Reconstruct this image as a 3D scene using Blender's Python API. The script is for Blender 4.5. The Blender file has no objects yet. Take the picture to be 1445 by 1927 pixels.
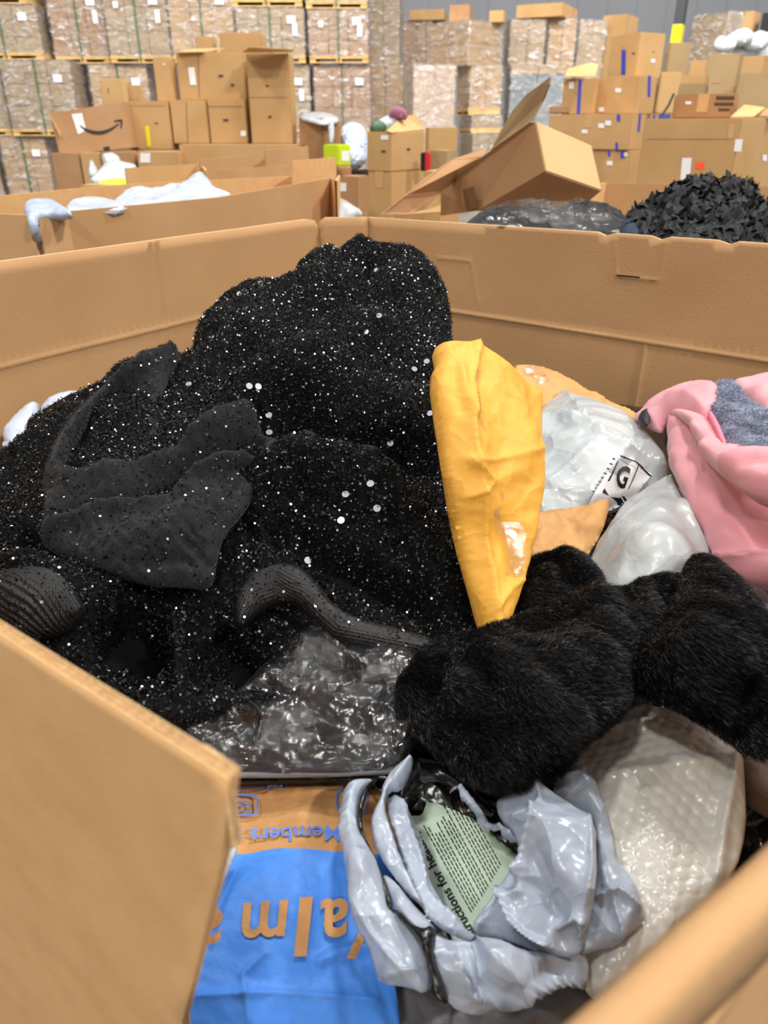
import bpy, bmesh, math, random
import numpy as np
from mathutils import Vector, Matrix, geometry
C = bpy.context.scene.collection
SC = bpy.context.scene

# ------------------------------------------------------------------ camera, world, lights, exposure
F, CX, CY, HY = 1400.0, 722.5, 963.5, 241.0          # focal length in pixels, image centre, horizon row (1445x1927)
PITCH = math.atan((CY - HY) / F)
CP, SP = math.cos(PITCH), math.sin(PITCH)
EYE = np.array([0.0, 0.0, 1.355])
cam_d = bpy.data.cameras.new('camera'); cam = bpy.data.objects.new('camera', cam_d); C.objects.link(cam)
cam.location = EYE; cam.rotation_euler = (math.pi / 2 - PITCH, 0, 0)
cam_d.sensor_fit = 'VERTICAL'; cam_d.sensor_height = 36.0; cam_d.lens = F / 1927 * 36.0
cam_d.clip_start = 0.02; cam_d.clip_end = 200
cam_d.dof.use_dof = True; cam_d.dof.focus_distance = 0.72; cam_d.dof.aperture_fstop = 9.5
SC.camera = cam
SC.view_settings.view_transform = 'Standard'; SC.view_settings.look = 'None'
SC.view_settings.exposure = 0.0; SC.view_settings.gamma = 1.0; SC.view_settings.use_curve_mapping = False

world = bpy.data.worlds.new('warehouse_air'); SC.world = world; world.use_nodes = True
world.node_tree.nodes['Background'].inputs[0].default_value = (0.96, 0.98, 1.0, 1)
world.node_tree.nodes['Background'].inputs[1].default_value = 0.36

def lamp(name, loc, power, sx=1.2, sy=0.6, target=(0, 1, 1), col=(1, 0.965, 0.91)):
    l = bpy.data.lights.new(name, 'AREA'); l.shape = 'RECTANGLE'; l.size = sx; l.size_y = sy
    l.energy = power; l.color = col
    o = bpy.data.objects.new(name, l); C.objects.link(o); o.location = loc
    d = Vector(target) - Vector(loc); o.rotation_euler = d.to_track_quat('-Z', 'Y').to_euler()
    return o
lamp('high_bay_lamp', (-2.8, -1.6, 8.5), 170, 0.7, 0.45)
lamp('high_bay_lamp', (5.4, -3.6, 7.6), 620, 0.9, 0.5)
lamp('high_bay_lamp', (-1.6, -8.5, 8.0), 400, 1.2, 0.6)
lamp('high_bay_lamp', (1.2, 4.5, 8.5), 380, 0.9, 0.5, (0.6, 5.5, 0))
lamp('high_bay_lamp', (-5.0, 3.0, 8.5), 280, 1.2, 0.6, (-4, 9, 0))
lamp('high_bay_lamp', (6.5, 3.5, 8.5), 560, 1.2, 0.6, (5, 9, 0))
lamp('high_bay_lamp', (-6.0, 8.0, 8.8), 800, 2.4, 0.8, (-6, 17, 1.5))
lamp('high_bay_lamp', (3.0, 8.5, 8.8), 850, 2.4, 0.8, (3, 17, 1.5))
lamp('high_bay_lamp', (10.0, 12.0, 8.8), 900, 2.4, 0.8, (9, 22, 3))

# ------------------------------------------------------------------ geometry helpers
def rays(P):
    P = np.asarray(P, float).reshape(-1, 2)
    u = (P[:, 0] - CX) / F; v = (CY - P[:, 1]) / F
    return np.stack([u, CP + v * SP, -SP + v * CP], 1)
def at(x, y, Y):                                       # world point on the sight line of (x, y) at forward distance Y
    r = rays([(x, y)])[0]; return EYE + r * (Y / r[1])
def atz(x, y, z):                                      # same, at height z relative to the eye
    r = rays([(x, y)])[0]; return EYE + r * (z / r[2])

def inpoly(P, poly):
    P = np.asarray(P, float); q = np.asarray(poly, float); x, y = P[:, 0], P[:, 1]
    r = np.zeros(len(P), bool); n = len(q); j = n - 1
    for i in range(n):
        xi, yi = q[i]; xj, yj = q[j]
        if yi != yj:
            r ^= ((yi > y) != (yj > y)) & (x < (xj - xi) * (y - yi) / (yj - yi) + xi)
        j = i
    return r
def segdist(P, line, closed=True):
    P = np.asarray(P, float); q = np.asarray(line, float); n = len(q)
    best = np.full(len(P), 1e9)
    for i in range(n if closed else n - 1):
        a = q[i]; b = q[(i + 1) % n]; d = b - a; L = max(d @ d, 1e-9)
        t = np.clip(((P - a) @ d) / L, 0, 1)
        best = np.minimum(best, np.hypot(*(P - a - t[:, None] * d).T))
    return best
def sdist(P, line):                                    # signed distance to an open polyline
    P = np.asarray(P, float); q = np.asarray(line, float)
    best = np.full(len(P), 1e9); sg = np.ones(len(P)); tt = np.zeros(len(P)); n = len(q) - 1
    for i in range(n):
        a = q[i]; b = q[i + 1]; d = b - a; L = max(d @ d, 1e-9)
        t = np.clip(((P - a) @ d) / L, 0, 1); e = P - a - t[:, None] * d
        ds = np.hypot(*e.T); m = ds < best
        best[m] = ds[m]; sg[m] = np.sign(d[0] * e[m, 1] - d[1] * e[m, 0]); tt[m] = (i + t[m]) / n
    return best, sg, tt
def smooth(poly, it=2, closed=True):
    q = np.asarray(poly, float)
    for _ in range(it):
        if closed:
            n = np.roll(q, -1, 0); q = np.stack([q * .75 + n * .25, q * .25 + n * .75], 1).reshape(-1, 2)
        else:
            a, b = q[:-1], q[1:]; q = np.vstack([q[:1], np.stack([a * .75 + b * .25, a * .25 + b * .75], 1).reshape(-1, 2), q[-1:]])
    return q
def resample(poly, step):
    q = np.asarray(poly, float); out = []
    for i in range(len(q)):
        a = q[i]; b = q[(i + 1) % len(q)]; k = max(1, int(np.hypot(*(b - a)) / step))
        for j in range(k): out.append(a + (b - a) * j / k)
    return np.array(out)
def tri(poly, step, holes=(), extra=None, lines=()):
    """triangulated interior of a 2-D outline; returns points, triangles, number of outline points"""
    loops = [resample(poly, step)] + [resample(h, step) for h in holes]
    pts = []; edges = []
    for L in loops:
        o = len(pts); pts += [tuple(p) for p in L]; edges += [(o + i, o + (i + 1) % len(L)) for i in range(len(L))]
    nb = len(pts); mn = loops[0].min(0); mx = loops[0].max(0)
    gx = np.arange(mn[0], mx[0], step); gy = np.arange(mn[1], mx[1], step * .87)
    X, Y = np.meshgrid(gx, gy); X[1::2] += step / 2; G = np.stack([X.ravel(), Y.ravel()], 1)
    if extra is not None: G = np.vstack([G, extra])
    keep = inpoly(G, loops[0]); 
    for h in loops[1:]: keep &= ~inpoly(G, h)
    G = G[keep]
    for L in loops:
        if len(G): G = G[segdist(G, L) > step * .45]
    allp = np.vstack([np.array(pts), G]) if len(G) else np.array(pts)
    ln = []
    for L in lines:
        q = np.asarray(L, float); dn = [q[0]]
        for a, b in zip(q[:-1], q[1:]):
            k = max(1, int(np.hypot(*(b - a)) / step)); dn += [a + (b - a) * (j + 1) / k for j in range(k)]
        dn = np.array(dn); o = len(allp); allp = np.vstack([allp, dn]); edges += [(o + i, o + i + 1) for i in range(len(dn) - 1)]
    sc = 1.0 / max(mx - mn)
    r = geometry.delaunay_2d_cdt([Vector(((p[0] - mn[0]) * sc, (p[1] - mn[1]) * sc)) for p in allp], edges, [], 0, 1e-7)
    V = np.array([(v[0] / sc + mn[0], v[1] / sc + mn[1]) for v in r[0]])
    T = np.array([f for f in r[2] if len(f) == 3], int)
    c = V[T].mean(1); k = inpoly(c, loops[0])
    for h in loops[1:]: k &= ~inpoly(c, h)
    T = T[k]
    e = np.sort(np.vstack([T[:, [0, 1]], T[:, [1, 2]], T[:, [2, 0]]]), 1)
    ue, cnt = np.unique(e, axis=0, return_counts=True)
    B = set(ue[cnt == 1].ravel().tolist())
    return V, T, B
def wave(p, s, seed):                                   # smooth pseudo noise in 3-D, about -1..1
    r = np.random.RandomState(seed); o = np.zeros(len(p))
    for _ in range(6):
        d = r.normal(size=3); d /= np.linalg.norm(d)
        o += np.sin(p @ d * (6.283 / s) * r.uniform(.6, 1.5) + r.uniform(0, 6.28) + 1.2 * np.sin(p @ r.normal(size=3) * 3 / s))
    return o / 3.2
def worley(p, s, seed):                                 # creased cellular relief, 0..~1, sharp ridges where cells meet
    r = np.random.RandomState(seed)
    w = p + np.stack([wave(p, s * 1.6, seed + 1), wave(p, s * 1.6, seed + 2), wave(p, s * 1.6, seed + 3)], 1) * s * .25
    mn = w.min(0) - s; mx = w.max(0) + s; vol = np.prod(np.maximum(mx - mn, s)) / s ** 3
    n = int(min(max(vol * 1.0, 8), 420)); S = r.uniform(mn, mx, (n, 3))
    best = np.full(len(p), 1e9)
    for i in range(n):
        best = np.minimum(best, ((w - S[i]) ** 2).sum(1))
    return np.sqrt(best) / s
def crease(p, s, seed):                                 # long straight folds
    r = np.random.RandomState(seed); o = np.zeros(len(p))
    for k in range(3):
        d = r.normal(size=3); d /= np.linalg.norm(d)
        t = p @ d / (s * r.uniform(.7, 1.5)) + .35 * wave(p, s * 2.2, seed + 11 + k) + r.uniform()
        o += np.abs((t % 1) - .5) * 2
    return o / 3

def mesh_obj(name, V, T, mats, parent=None, smooth_=True, midx=None):
    me = bpy.data.meshes.new(name); V = np.asarray(V, np.float32)
    if isinstance(T, np.ndarray) and T.ndim == 2:
        k = T.shape[1]; n = len(T)
        me.vertices.add(len(V)); me.vertices.foreach_set('co', V.ravel())
        me.loops.add(n * k); me.loops.foreach_set('vertex_index', T.astype(np.int32).ravel())
        me.polygons.add(n); me.polygons.foreach_set('loop_start', np.arange(0, n * k, k, dtype=np.int32))
        me.polygons.foreach_set('loop_total', np.full(n, k, np.int32))
        me.update(calc_edges=True); me.validate()
    else:
        me.from_pydata([tuple(v) for v in V], [], [tuple(t) for t in T]); me.update()
    for m in (mats if isinstance(mats, (list, tuple)) else [mats]): me.materials.append(m)
    me.polygons.foreach_set('use_smooth', np.full(len(me.polygons), smooth_))
    if midx is not None: me.polygons.foreach_set('material_index', np.asarray(midx, np.int32))
    o = bpy.data.objects.new(name, me); C.objects.link(o)
    if parent is not None: o.parent = parent; o.matrix_parent_inverse = parent.matrix_world.inverted() if False else Matrix.Translation(-parent.location)
    return o
def thing(name, label, cat, loc=(0, 0, 0), group=None):
    o = bpy.data.objects.new(name, None); C.objects.link(o); o.location = loc; o.empty_display_size = .05
    o['label'] = label; o['category'] = cat
    if group: o['group'] = group
    return o
def tag(o, label=None, cat=None, group=None, kind=None):
    for k, v in (('label', label), ('category', cat), ('group', group), ('kind', kind)):
        if v: o[k] = v
    return o

class Soft:
    """a closed, padded sheet: outline and depth control points seen along sight lines, relief in metres"""
    def __init__(s, poly, ctrl, up=.02, down=.02, edge=.03, cr=(), ridges=(), sm=1, fn=None, holes=(), raw=False):
        s.poly = smooth(poly, sm) if sm else np.asarray(poly, float)
        s.holes = [np.asarray(h, float) for h in holes]
        P = []; W = []
        for c in ctrl:
            r = rays([c[:2]])[0]
            d = c[2] / r[2] if c[2] < 0 else c[2] / r[1]      # negative: height below the eye; positive: forward distance
            P.append(c[:2]); W.append(1 / d)
        s.cp = np.array(P, float) / 1000; W = np.array(W); n = len(W)
        K = s.phi(s.cp, s.cp); A = np.hstack([np.ones((n, 1)), s.cp])
        M = np.block([[K + 1e-6 * np.eye(n), A], [A.T, np.zeros((3, 3))]])
        s.w = np.linalg.lstsq(M, np.concatenate([W, np.zeros(3)]), rcond=None)[0]
        s.up, s.down, s.edge, s.cr, s.ridges, s.fn = up, down, edge, cr, ridges, fn
    def phi(s, a, b):
        r2 = ((a[:, None] - b[None]) ** 2).sum(2); return .5 * r2 * np.log(r2 + 1e-12)
    def depth(s, P):
        q = np.asarray(P, float) / 1000
        return 1 / (s.phi(q, s.cp) @ s.w[:-3] + np.hstack([np.ones((len(q), 1)), q]) @ s.w[-3:])
    def base(s, P): return EYE + rays(P) * s.depth(P)[:, None]
    def normal(s, P):
        P = np.asarray(P, float); e = 3.0
        a = s.base(P + (e, 0)) - s.base(P - (e, 0)); b = s.base(P + (0, e)) - s.base(P - (0, e))
        n = np.cross(b, a); n /= np.linalg.norm(n, axis=1)[:, None] + 1e-12
        v = EYE - s.base(P); f = np.sign((n * v).sum(1)); f[f == 0] = 1
        return n * f[:, None]
    def edgef(s, P, B):
        d = segdist(P, s.poly)
        for h in s.holes: d = np.minimum(d, segdist(P, h))
        d = d * s.depth(P) / F; t = np.clip(d / s.edge, 0, 1)
        return np.sqrt(np.maximum(1 - (1 - t) ** 2, 0))
    def disp(s, P):
        P = np.asarray(P, float); B = s.base(P); e = s.edgef(P, B); h = s.up * e
        for (k, a, sc, sd) in s.cr:
            g = {'w': wave, 'v': lambda p, q, r: worley(p, q, r) - .5, 'c': lambda p, q, r: crease(p, q, r) - .5}[k](B, sc, sd)
            h = h + a * g * e
        for (line, a, w, kind) in s.ridges:
            d, sg, t = sdist(P, line); env = np.sin(np.clip(t, 0.0, 1) * math.pi) ** .5 if kind[-1] == 'f' else 1.0
            if kind[0] == 'r': g = np.exp(-(d / w) ** 2)
            elif kind[0] == 's': g = np.exp(-d / w)
            else: g = np.where(sg > 0, np.exp(-d / w), np.exp(-d / (w * .18)))     # step fold
            if kind == 'rf': g = g * np.clip(segdist(P, s.poly) * s.depth(P) / F / .045, 0, 1)
            h = h + a * g * env * np.minimum(1, e * 1.5)
        if s.fn: h = h + s.fn(P, B) * e
        return h
    def at(s, P, off=0.0):
        P = np.asarray(P, float); return s.base(P) + s.normal(P) * (s.disp(P) + off)[:, None]
    def build(s, name, mat, parent=None, step=8, two=True, zone=None):
        V, T, B = tri(s.poly, step, s.holes, lines=[zone] if zone is not None else ())
        n = s.normal(V); b = s.base(V); d = s.disp(V)
        isb = np.zeros(len(V), bool); isb[list(B)] = True
        d[isb] *= 0.15
        front = b + n * d[:, None]
        # orient triangles towards the viewer
        a = front[T]; nn = np.cross(a[:, 1] - a[:, 0], a[:, 2] - a[:, 0]); 
        fl = (nn * (EYE - a[:, 0])).sum(1) < 0
        if fl.mean() > .5: T = T[:, ::-1]
        s.front, s.T, s.V2 = front, T, V
        mi = None
        if zone is not None: mi = inpoly(V[T].mean(1), zone).astype(int)
        if not two: return mesh_obj(name, front, T, mat, parent, midx=mi)
        e = s.edgef(V, b); back = b - n * (s.down * e + .0006)[:, None]
        idx = np.arange(len(V)) + len(V)
        idx[isb] = np.arange(len(V))[isb]
        VV = np.vstack([front, back]); TT = np.vstack([T, idx[T][:, ::-1]])
        return mesh_obj(name, VV, TT, mat, parent, midx=None if mi is None else np.concatenate([mi, mi]))
    def sample(s, n, seed=0):
        r = np.random.RandomState(seed); a = s.front[s.T]
        c = np.cross(a[:, 1] - a[:, 0], a[:, 2] - a[:, 0]); A = np.linalg.norm(c, axis=1)
        k = r.choice(len(A), n, p=A / A.sum()); u = np.sqrt(r.rand(n)); v = r.rand(n)
        w = np.stack([1 - u, u * (1 - v), u * v], 1)
        return (a[k] * w[:, :, None]).sum(1), c[k] / A[k][:, None], r
    def decal(s, name, poly, mat, parent, off=.0006, step=8, sm=0):
        q = smooth(poly, sm) if sm else np.asarray(poly, float)
        V, T, B = tri(q, step); W = s.at(V, off)
        a = W[T]; nn = np.cross(a[:, 1] - a[:, 0], a[:, 2] - a[:, 0])
        if (((nn * (EYE - a[:, 0])).sum(1)) < 0).mean() > .5: T = T[:, ::-1]
        return mesh_obj(name, W, T, mat, parent)

def quadmap(q):                                         # unit square -> pixel quad (projective)
    (x0, y0), (x1, y1), (x2, y2), (x3, y3) = q          # (0,0) (1,0) (1,1) (0,1)
    A = []; b = []
    for (u, v), (x, y) in zip([(0, 0), (1, 0), (1, 1), (0, 1)], q):
        A.append([u, v, 1, 0, 0, 0, -u * x, -v * x]); b.append(x)
        A.append([0, 0, 0, u, v, 1, -u * y, -v * y]); b.append(y)
    h = np.linalg.solve(np.array(A, float), np.array(b, float)); H = np.append(h, 1).reshape(3, 3)
    def f(U):
        U = np.asarray(U, float); p = np.hstack([U, np.ones((len(U), 1))]) @ H.T; return p[:, :2] / p[:, 2:]
    return f
def text_mesh(txt, bold=0.0, cuts=0):
    cu = bpy.data.curves.new('t', 'FONT'); cu.body = txt; cu.resolution_u = 3; cu.offset = bold
    o = bpy.data.objects.new('t', cu); C.objects.link(o)
    dg = bpy.context.evaluated_depsgraph_get(); me = bpy.data.meshes.new_from_object(o.evaluated_get(dg))
    bm = bmesh.new(); bm.from_mesh(me); bmesh.ops.triangulate(bm, faces=bm.faces[:])
    bmesh.ops.remove_doubles(bm, verts=bm.verts[:], dist=1e-5)
    for _ in range(cuts):
        L = [e for e in bm.edges if e.calc_length() > .09]
        if not L: break
        bmesh.ops.subdivide_edges(bm, edges=L, cuts=1); bmesh.ops.triangulate(bm, faces=bm.faces[:])
    V = np.array([v.co[:2] for v in bm.verts]); bm.verts.index_update()
    T = np.array([[v.index for v in f.verts] for f in bm.faces], int); bm.free()
    bpy.data.objects.remove(o); bpy.data.curves.remove(cu); bpy.data.meshes.remove(me)
    return V, T
def soft_text(s, name, txt, origin, ex, ey, mat, parent, bold=0.0, off=.0009, cuts=3):
    """letters printed on the relief: ex, ey are the pixel vectors of one letter unit"""
    V, T = text_mesh(txt, bold, cuts); P = np.array(origin) + V[:, :1] * np.array(ex) + V[:, 1:] * np.array(ey)
    ok = inpoly(P, s.poly); T = T[ok[T].all(1)]; W = s.at(P, off); a = W[T]; nn = np.cross(a[:, 1] - a[:, 0], a[:, 2] - a[:, 0])
    if ((nn * (EYE - a[:, 0])).sum(1) < 0).mean() > .5: T = T[:, ::-1]
    return mesh_obj(name, W, T, mat, parent)

# ------------------------------------------------------------------ materials
def lin(c): return tuple(((x / 255) / 12.92 if x / 255 <= .04045 else ((x / 255 + .055) / 1.055) ** 2.4) for x in c) + (1,)
def mat(name, col, rough=.6, col2=None, nscale=6, bump=0, bscale=80, metallic=0, spec=.5, coat=0, alpha=1, sheen=0,
        stretch=(1, 1, 1), trans=0, crink=None, detail=4, subsurface=0, croug=.1):
    m = bpy.data.materials.new(name); m.use_nodes = True; nt = m.node_tree; N = nt.nodes; L = nt.links
    b = N['Principled BSDF']; I = b.inputs
    I['Base Color'].default_value = lin(col); I['Roughness'].default_value = rough; I['Metallic'].default_value = metallic
    I['Specular IOR Level'].default_value = spec; I['Coat Weight'].default_value = coat; I['Coat Roughness'].default_value = croug
    I['Alpha'].default_value = alpha; I['Sheen Weight'].default_value = sheen; I['Transmission Weight'].default_value = trans
    tc = N.new('ShaderNodeTexCoord'); mp = N.new('ShaderNodeMapping'); L.new(tc.outputs['Object'], mp.inputs[0])
    mp.inputs['Scale'].default_value = stretch
    if col2:
        n = N.new('ShaderNodeTexNoise'); n.inputs['Scale'].default_value = nscale; n.inputs['Detail'].default_value = 5
        L.new(mp.outputs[0], n.inputs['Vector'])
        r = N.new('ShaderNodeValToRGB'); r.color_ramp.elements[0].position = .35; r.color_ramp.elements[1].position = .68
        r.color_ramp.elements[0].color = lin(col); r.color_ramp.elements[1].color = lin(col2)
        L.new(n.outputs[0], r.inputs[0]); L.new(r.outputs[0], I['Base Color'])
    prev = None
    if bump:
        n = N.new('ShaderNodeTexNoise'); n.inputs['Scale'].default_value = bscale; n.inputs['Detail'].default_value = detail
        L.new(mp.outputs[0], n.inputs['Vector'])
        bp = N.new('ShaderNodeBump'); bp.inputs['Strength'].default_value = bump; bp.inputs['Distance'].default_value = .5 / bscale
        L.new(n.outputs[0], bp.inputs['Height']); L.new(bp.outputs[0], I['Normal']); prev = bp
        if coat: L.new(bp.outputs[0], I['Coat Normal'])
    if crink:                                           # creased wrinkles: warped cell pattern
        n = N.new('ShaderNodeTexNoise'); n.inputs['Scale'].default_value = crink[0] * .6; n.inputs['Detail'].default_value = 3; L.new(mp.outputs[0], n.inputs['Vector'])
        mx = N.new('ShaderNodeVectorMath'); mx.operation = 'MULTIPLY_ADD'; mx.inputs[1].default_value = (1.6 / crink[0],) * 3
        L.new(n.outputs['Color'], mx.inputs[0]); L.new(mp.outputs[0], mx.inputs[2])
        v = N.new('ShaderNodeTexVoronoi'); v.inputs['Scale'].default_value = crink[0]; L.new(mx.outputs[0], v.inputs['Vector'])
        bq = N.new('ShaderNodeBump'); bq.inputs['Strength'].default_value = crink[1]; bq.inputs['Distance'].default_value = .35 / crink[0]
        L.new(v.outputs['Distance'], bq.inputs['Height'])
        if prev: L.new(prev.outputs[0], bq.inputs['Normal'])
        L.new(bq.outputs[0], I['Normal'])
    return m
M = {}
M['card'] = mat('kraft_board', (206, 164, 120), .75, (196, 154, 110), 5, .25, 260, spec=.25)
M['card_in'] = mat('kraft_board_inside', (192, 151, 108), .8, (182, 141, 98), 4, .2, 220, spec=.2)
M['card_lit'] = mat('kraft_board_lit', (222, 176, 122), .75, (214, 166, 112), 30, .4, 500, spec=.25)  # lighter copy of the board: the near flap's brightness put into the colour
M['card_edge'] = mat('kraft_edge', (222, 190, 142), .85, (196, 158, 110), 300, .5, 600, spec=.1)
M['card_pale'] = mat('pale_carton', (205, 168, 118), .8, (194, 155, 105), 3, spec=.2)
M['card_tan'] = mat('tan_carton', (194, 157, 110), .8, (184, 146, 98), 3, spec=.2)
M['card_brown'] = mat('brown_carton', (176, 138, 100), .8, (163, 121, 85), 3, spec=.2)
M['card_dust'] = mat('dusty_carton', (176, 150, 112), .8, (160, 134, 98), 3, spec=.2)
M['fold'] = mat('board_seam', (120, 86, 54), .9)
M['tape_clear'] = mat('clear_packing_tape', (205, 160, 108), .15, spec=.6, coat=.6)
M['tape_blue'] = mat('blue_tape', (62, 72, 190), .4)
M['tape_yellow'] = mat('yellow_tape', (224, 214, 30), .5)
M['label'] = mat('white_label', (238, 236, 236), .5)
M['orange'] = mat('orange_sticker', (255, 92, 52), .5)
M['ink'] = mat('black_ink', (22, 22, 24), .6)
M['ink_soft'] = mat('printed_ink', (66, 48, 36), .7)
M['wood'] = mat('pallet_wood', (222, 186, 128), .8, (196, 156, 98), 8, .3, 60, spec=.2)
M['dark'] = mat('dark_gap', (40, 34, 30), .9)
M['strap'] = mat('green_strap', (70, 104, 76), .5)
M['lime'] = mat('lime_carton', (200, 222, 24), .5, coat=.2)
M['floor'] = mat('concrete', (138, 134, 128), .5, (120, 116, 110), 1.5, .1, 30)
M['wall'] = mat('grey_panel_wall', (164, 166, 172), .6, (158, 160, 166), .4, spec=.3)
M['column'] = mat('grey_steel', (58, 61, 66), .5)
M['yellow_paint'] = mat('yellow_paint', (238, 212, 8), .45)
M['white_poly'] = mat('white_poly', (188, 193, 194), .3, (178, 185, 188), 9, spec=.5, coat=.25, croug=.1, crink=(34, .3))
M['white_poly_b'] = mat('bluish_white_poly', (186, 197, 214), .35, (170, 183, 208), 7, crink=(30, .4))
M['grey_poly'] = mat('grey_poly', (186, 198, 216), .27, (174, 186, 204), 14, spec=.6, crink=(32, .75))
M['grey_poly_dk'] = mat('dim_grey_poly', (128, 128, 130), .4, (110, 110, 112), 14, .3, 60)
M['black_poly'] = mat('black_poly', (14, 14, 15), .25, spec=.6, crink=(50, .6))
M['yellow_paper'] = mat('golden_paper', (230, 172, 74), .55, (220, 160, 60), 14, spec=.35, crink=(35, .35))
M['kraft_paper'] = mat('brown_paper', (204, 156, 100), .7, (192, 142, 86), 16, spec=.3, crink=(40, .4))
M['pink'] = mat('pink_shell_cloth', (226, 158, 166), .55, (218, 148, 158), 8, .12, 300, sheen=.2)
M['pink_knit'] = mat('pink_elastic', (236, 128, 148), .7, bump=.6, bscale=400)
M['grey_fur'] = mat('grey_fleece', (128, 138, 158), .8, (104, 114, 134), 40, .8, 350, sheen=.6)
M['black_cloth'] = mat('black_knit', (5, 5, 6), .85, bump=.9, bscale=420, spec=.15)
M['charcoal'] = mat('charcoal_jersey', (24, 24, 27), .8, (15, 15, 17), 60, .8, 500, spec=.25, sheen=.1)
M['sequin'] = mat('black_sequin', (5, 5, 6), .2, spec=1.0)
M['white_bag'] = mat('bright_white_bag', (198, 205, 212), .4, (184, 193, 204), 7, crink=(16, .6))
M['kraft_shaded'] = mat('shaded_kraft_paper', (146, 128, 112), .75, (130, 112, 98), 12, crink=(30, .3))  # brown paper lying in shade, the shade put into this greyer colour
M['rib'] = mat('ribbed_knit', (13, 13, 15), .5, spec=.45, bump=.5, bscale=600)
M['jersey_nap'] = mat('charcoal_nap', (34, 34, 37), .7, spec=.3)
M['sequin_big'] = mat('clear_sequin', (200, 202, 212), .2, metallic=.6)
M['black_fur'] = mat('black_fur', (8, 8, 10), .38, spec=.5)
M['fur_base'] = mat('fur_backing', (5, 5, 6), .9, spec=.1)
M['blue_print'] = mat('blue_print', (80, 150, 246), .5, (66, 136, 236), 40, .2, 200, spec=.4)
M['blue_ink'] = mat('blue_lettering', (86, 132, 222), .6)
M['kraft_bag'] = mat('kraft_mailer', (206, 156, 102), .7, (190, 138, 86), 50, .35, 200, spec=.3)
M['mint'] = mat('mint_paper', (226, 252, 226), .7)
M['ruffle'] = mat('black_ruffle', (22, 22, 25), .75, (36, 36, 40), 30)
M['denim'] = mat('navy_cloth', (34, 48, 70), .8)
M['tote_blue'] = mat('blue_plastic', (60, 110, 205), .5)

def film_mat(name, tint, amount, rough=.12, bscale=30, gloss=.5, bstr=.6, lo=.42, hi=.75, peak=1.7):
    """clear plastic: mostly see-through, milky where bunched (a high peak paints glints too), glossy"""
    m = bpy.data.materials.new(name); m.use_nodes = True; nt = m.node_tree; N = nt.nodes; L = nt.links
    b = N['Principled BSDF']; out = N['Material Output']
    b.inputs['Base Color'].default_value = lin(tint); b.inputs['Roughness'].default_value = .35
    gl = N.new('ShaderNodeBsdfGlossy'); gl.inputs['Roughness'].default_value = rough
    tr = N.new('ShaderNodeBsdfTransparent')
    tc = N.new('ShaderNodeTexCoord'); n = N.new('ShaderNodeTexNoise'); n.inputs['Scale'].default_value = bscale
    n.inputs['Detail'].default_value = 6; n.inputs['Roughness'].default_value = .6; n.inputs['Distortion'].default_value = 1.2
    mp = N.new('ShaderNodeMapping'); mp.inputs['Scale'].default_value = (1, 1, 2.2)
    L.new(tc.outputs['Object'], mp.inputs[0]); L.new(mp.outputs[0], n.inputs['Vector'])
    bp = N.new('ShaderNodeBump'); bp.inputs['Strength'].default_value = bstr; bp.inputs['Distance'].default_value = .22 / bscale
    L.new(n.outputs[0], bp.inputs['Height'])
    L.new(bp.outputs[0], gl.inputs['Normal']); L.new(bp.outputs[0], b.inputs['Normal'])
    r = N.new('ShaderNodeMapRange'); r.inputs[1].default_value = lo; r.inputs[2].default_value = hi
    r.inputs[3].default_value = amount * .45; r.inputs[4].default_value = min(1, amount * peak)
    L.new(n.outputs[0], r.inputs[0])
    m1 = N.new('ShaderNodeMixShader'); L.new(r.outputs[0], m1.inputs[0]); L.new(tr.outputs[0], m1.inputs[1]); L.new(b.outputs[0], m1.inputs[2])
    lw = N.new('ShaderNodeLayerWeight'); lw.inputs[0].default_value = .25; L.new(bp.outputs[0], lw.inputs['Normal'])
    mr = N.new('ShaderNodeMapRange'); mr.inputs[3].default_value = gloss * .35; mr.inputs[4].default_value = min(1, gloss * 1.5)
    L.new(lw.outputs['Fresnel'], mr.inputs[0])
    m2 = N.new('ShaderNodeMixShader'); L.new(mr.outputs[0], m2.inputs[0]); L.new(m1.outputs[0], m2.inputs[1]); L.new(gl.outputs[0], m2.inputs[2])
    L.new(m2.outputs[0], out.inputs[0])
    return m
M['film'] = film_mat('stretch_film', (232, 224, 220), .16, .16, 6, .34, 1.3, .5, .66, 5.0)  # high peak: white patches stand in for glints besides real milky bunching
M['film_ragged'] = film_mat('loose_stretch_film', (226, 214, 208), .5, .14, 7, .45, 1.2)
M['clear_tape'] = film_mat('clear_tape', (236, 214, 170), .12, .1, 60, .3, .3)
M['clear_bag'] = film_mat('clear_poly_over_black', (150, 150, 156), .04, .06, 12, .24, .6)
M['bubble_film'] = mat('bubble_film', (222, 219, 210), .28, (210, 207, 198), 14, spec=.6, coat=.35, crink=(30, .35))
#@@STRUCTURE
# ------------------------------------------------------------------ setting
def prism(name, quad, z0, z1, m, parent=None, bev=0):
    q = [Vector((a, b)) for a, b in quad]; n = len(q)
    V = [(p.x, p.y, z0) for p in q] + [(p.x, p.y, z1) for p in q]
    Fc = [tuple(range(n))[::-1], tuple(range(n, 2 * n))] + [(i, (i + 1) % n, (i + 1) % n + n, i + n) for i in range(n)]
    return mesh_obj(name, np.array(V), Fc, m, parent, smooth_=False)
fl = prism('floor', [(-22, -6), (22, -6), (22, 32), (-22, 32)], -.1, 0, M['floor']); fl['kind'] = 'structure'
wb = prism('wall_back', [(-22, 30), (22, 30), (22, 30.3), (-22, 30.3)], 0, 12, M['wall']); wb['kind'] = 'structure'
for i, xx in enumerate(np.arange(-21.5, 22, 1.0)):      # standing seams of the wall panelling
    s_ = prism('wall_seam', [(xx, 29.97), (xx + .05, 29.97), (xx + .05, 30), (xx, 30)], 0, 12, M['wall'], wb)

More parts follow.
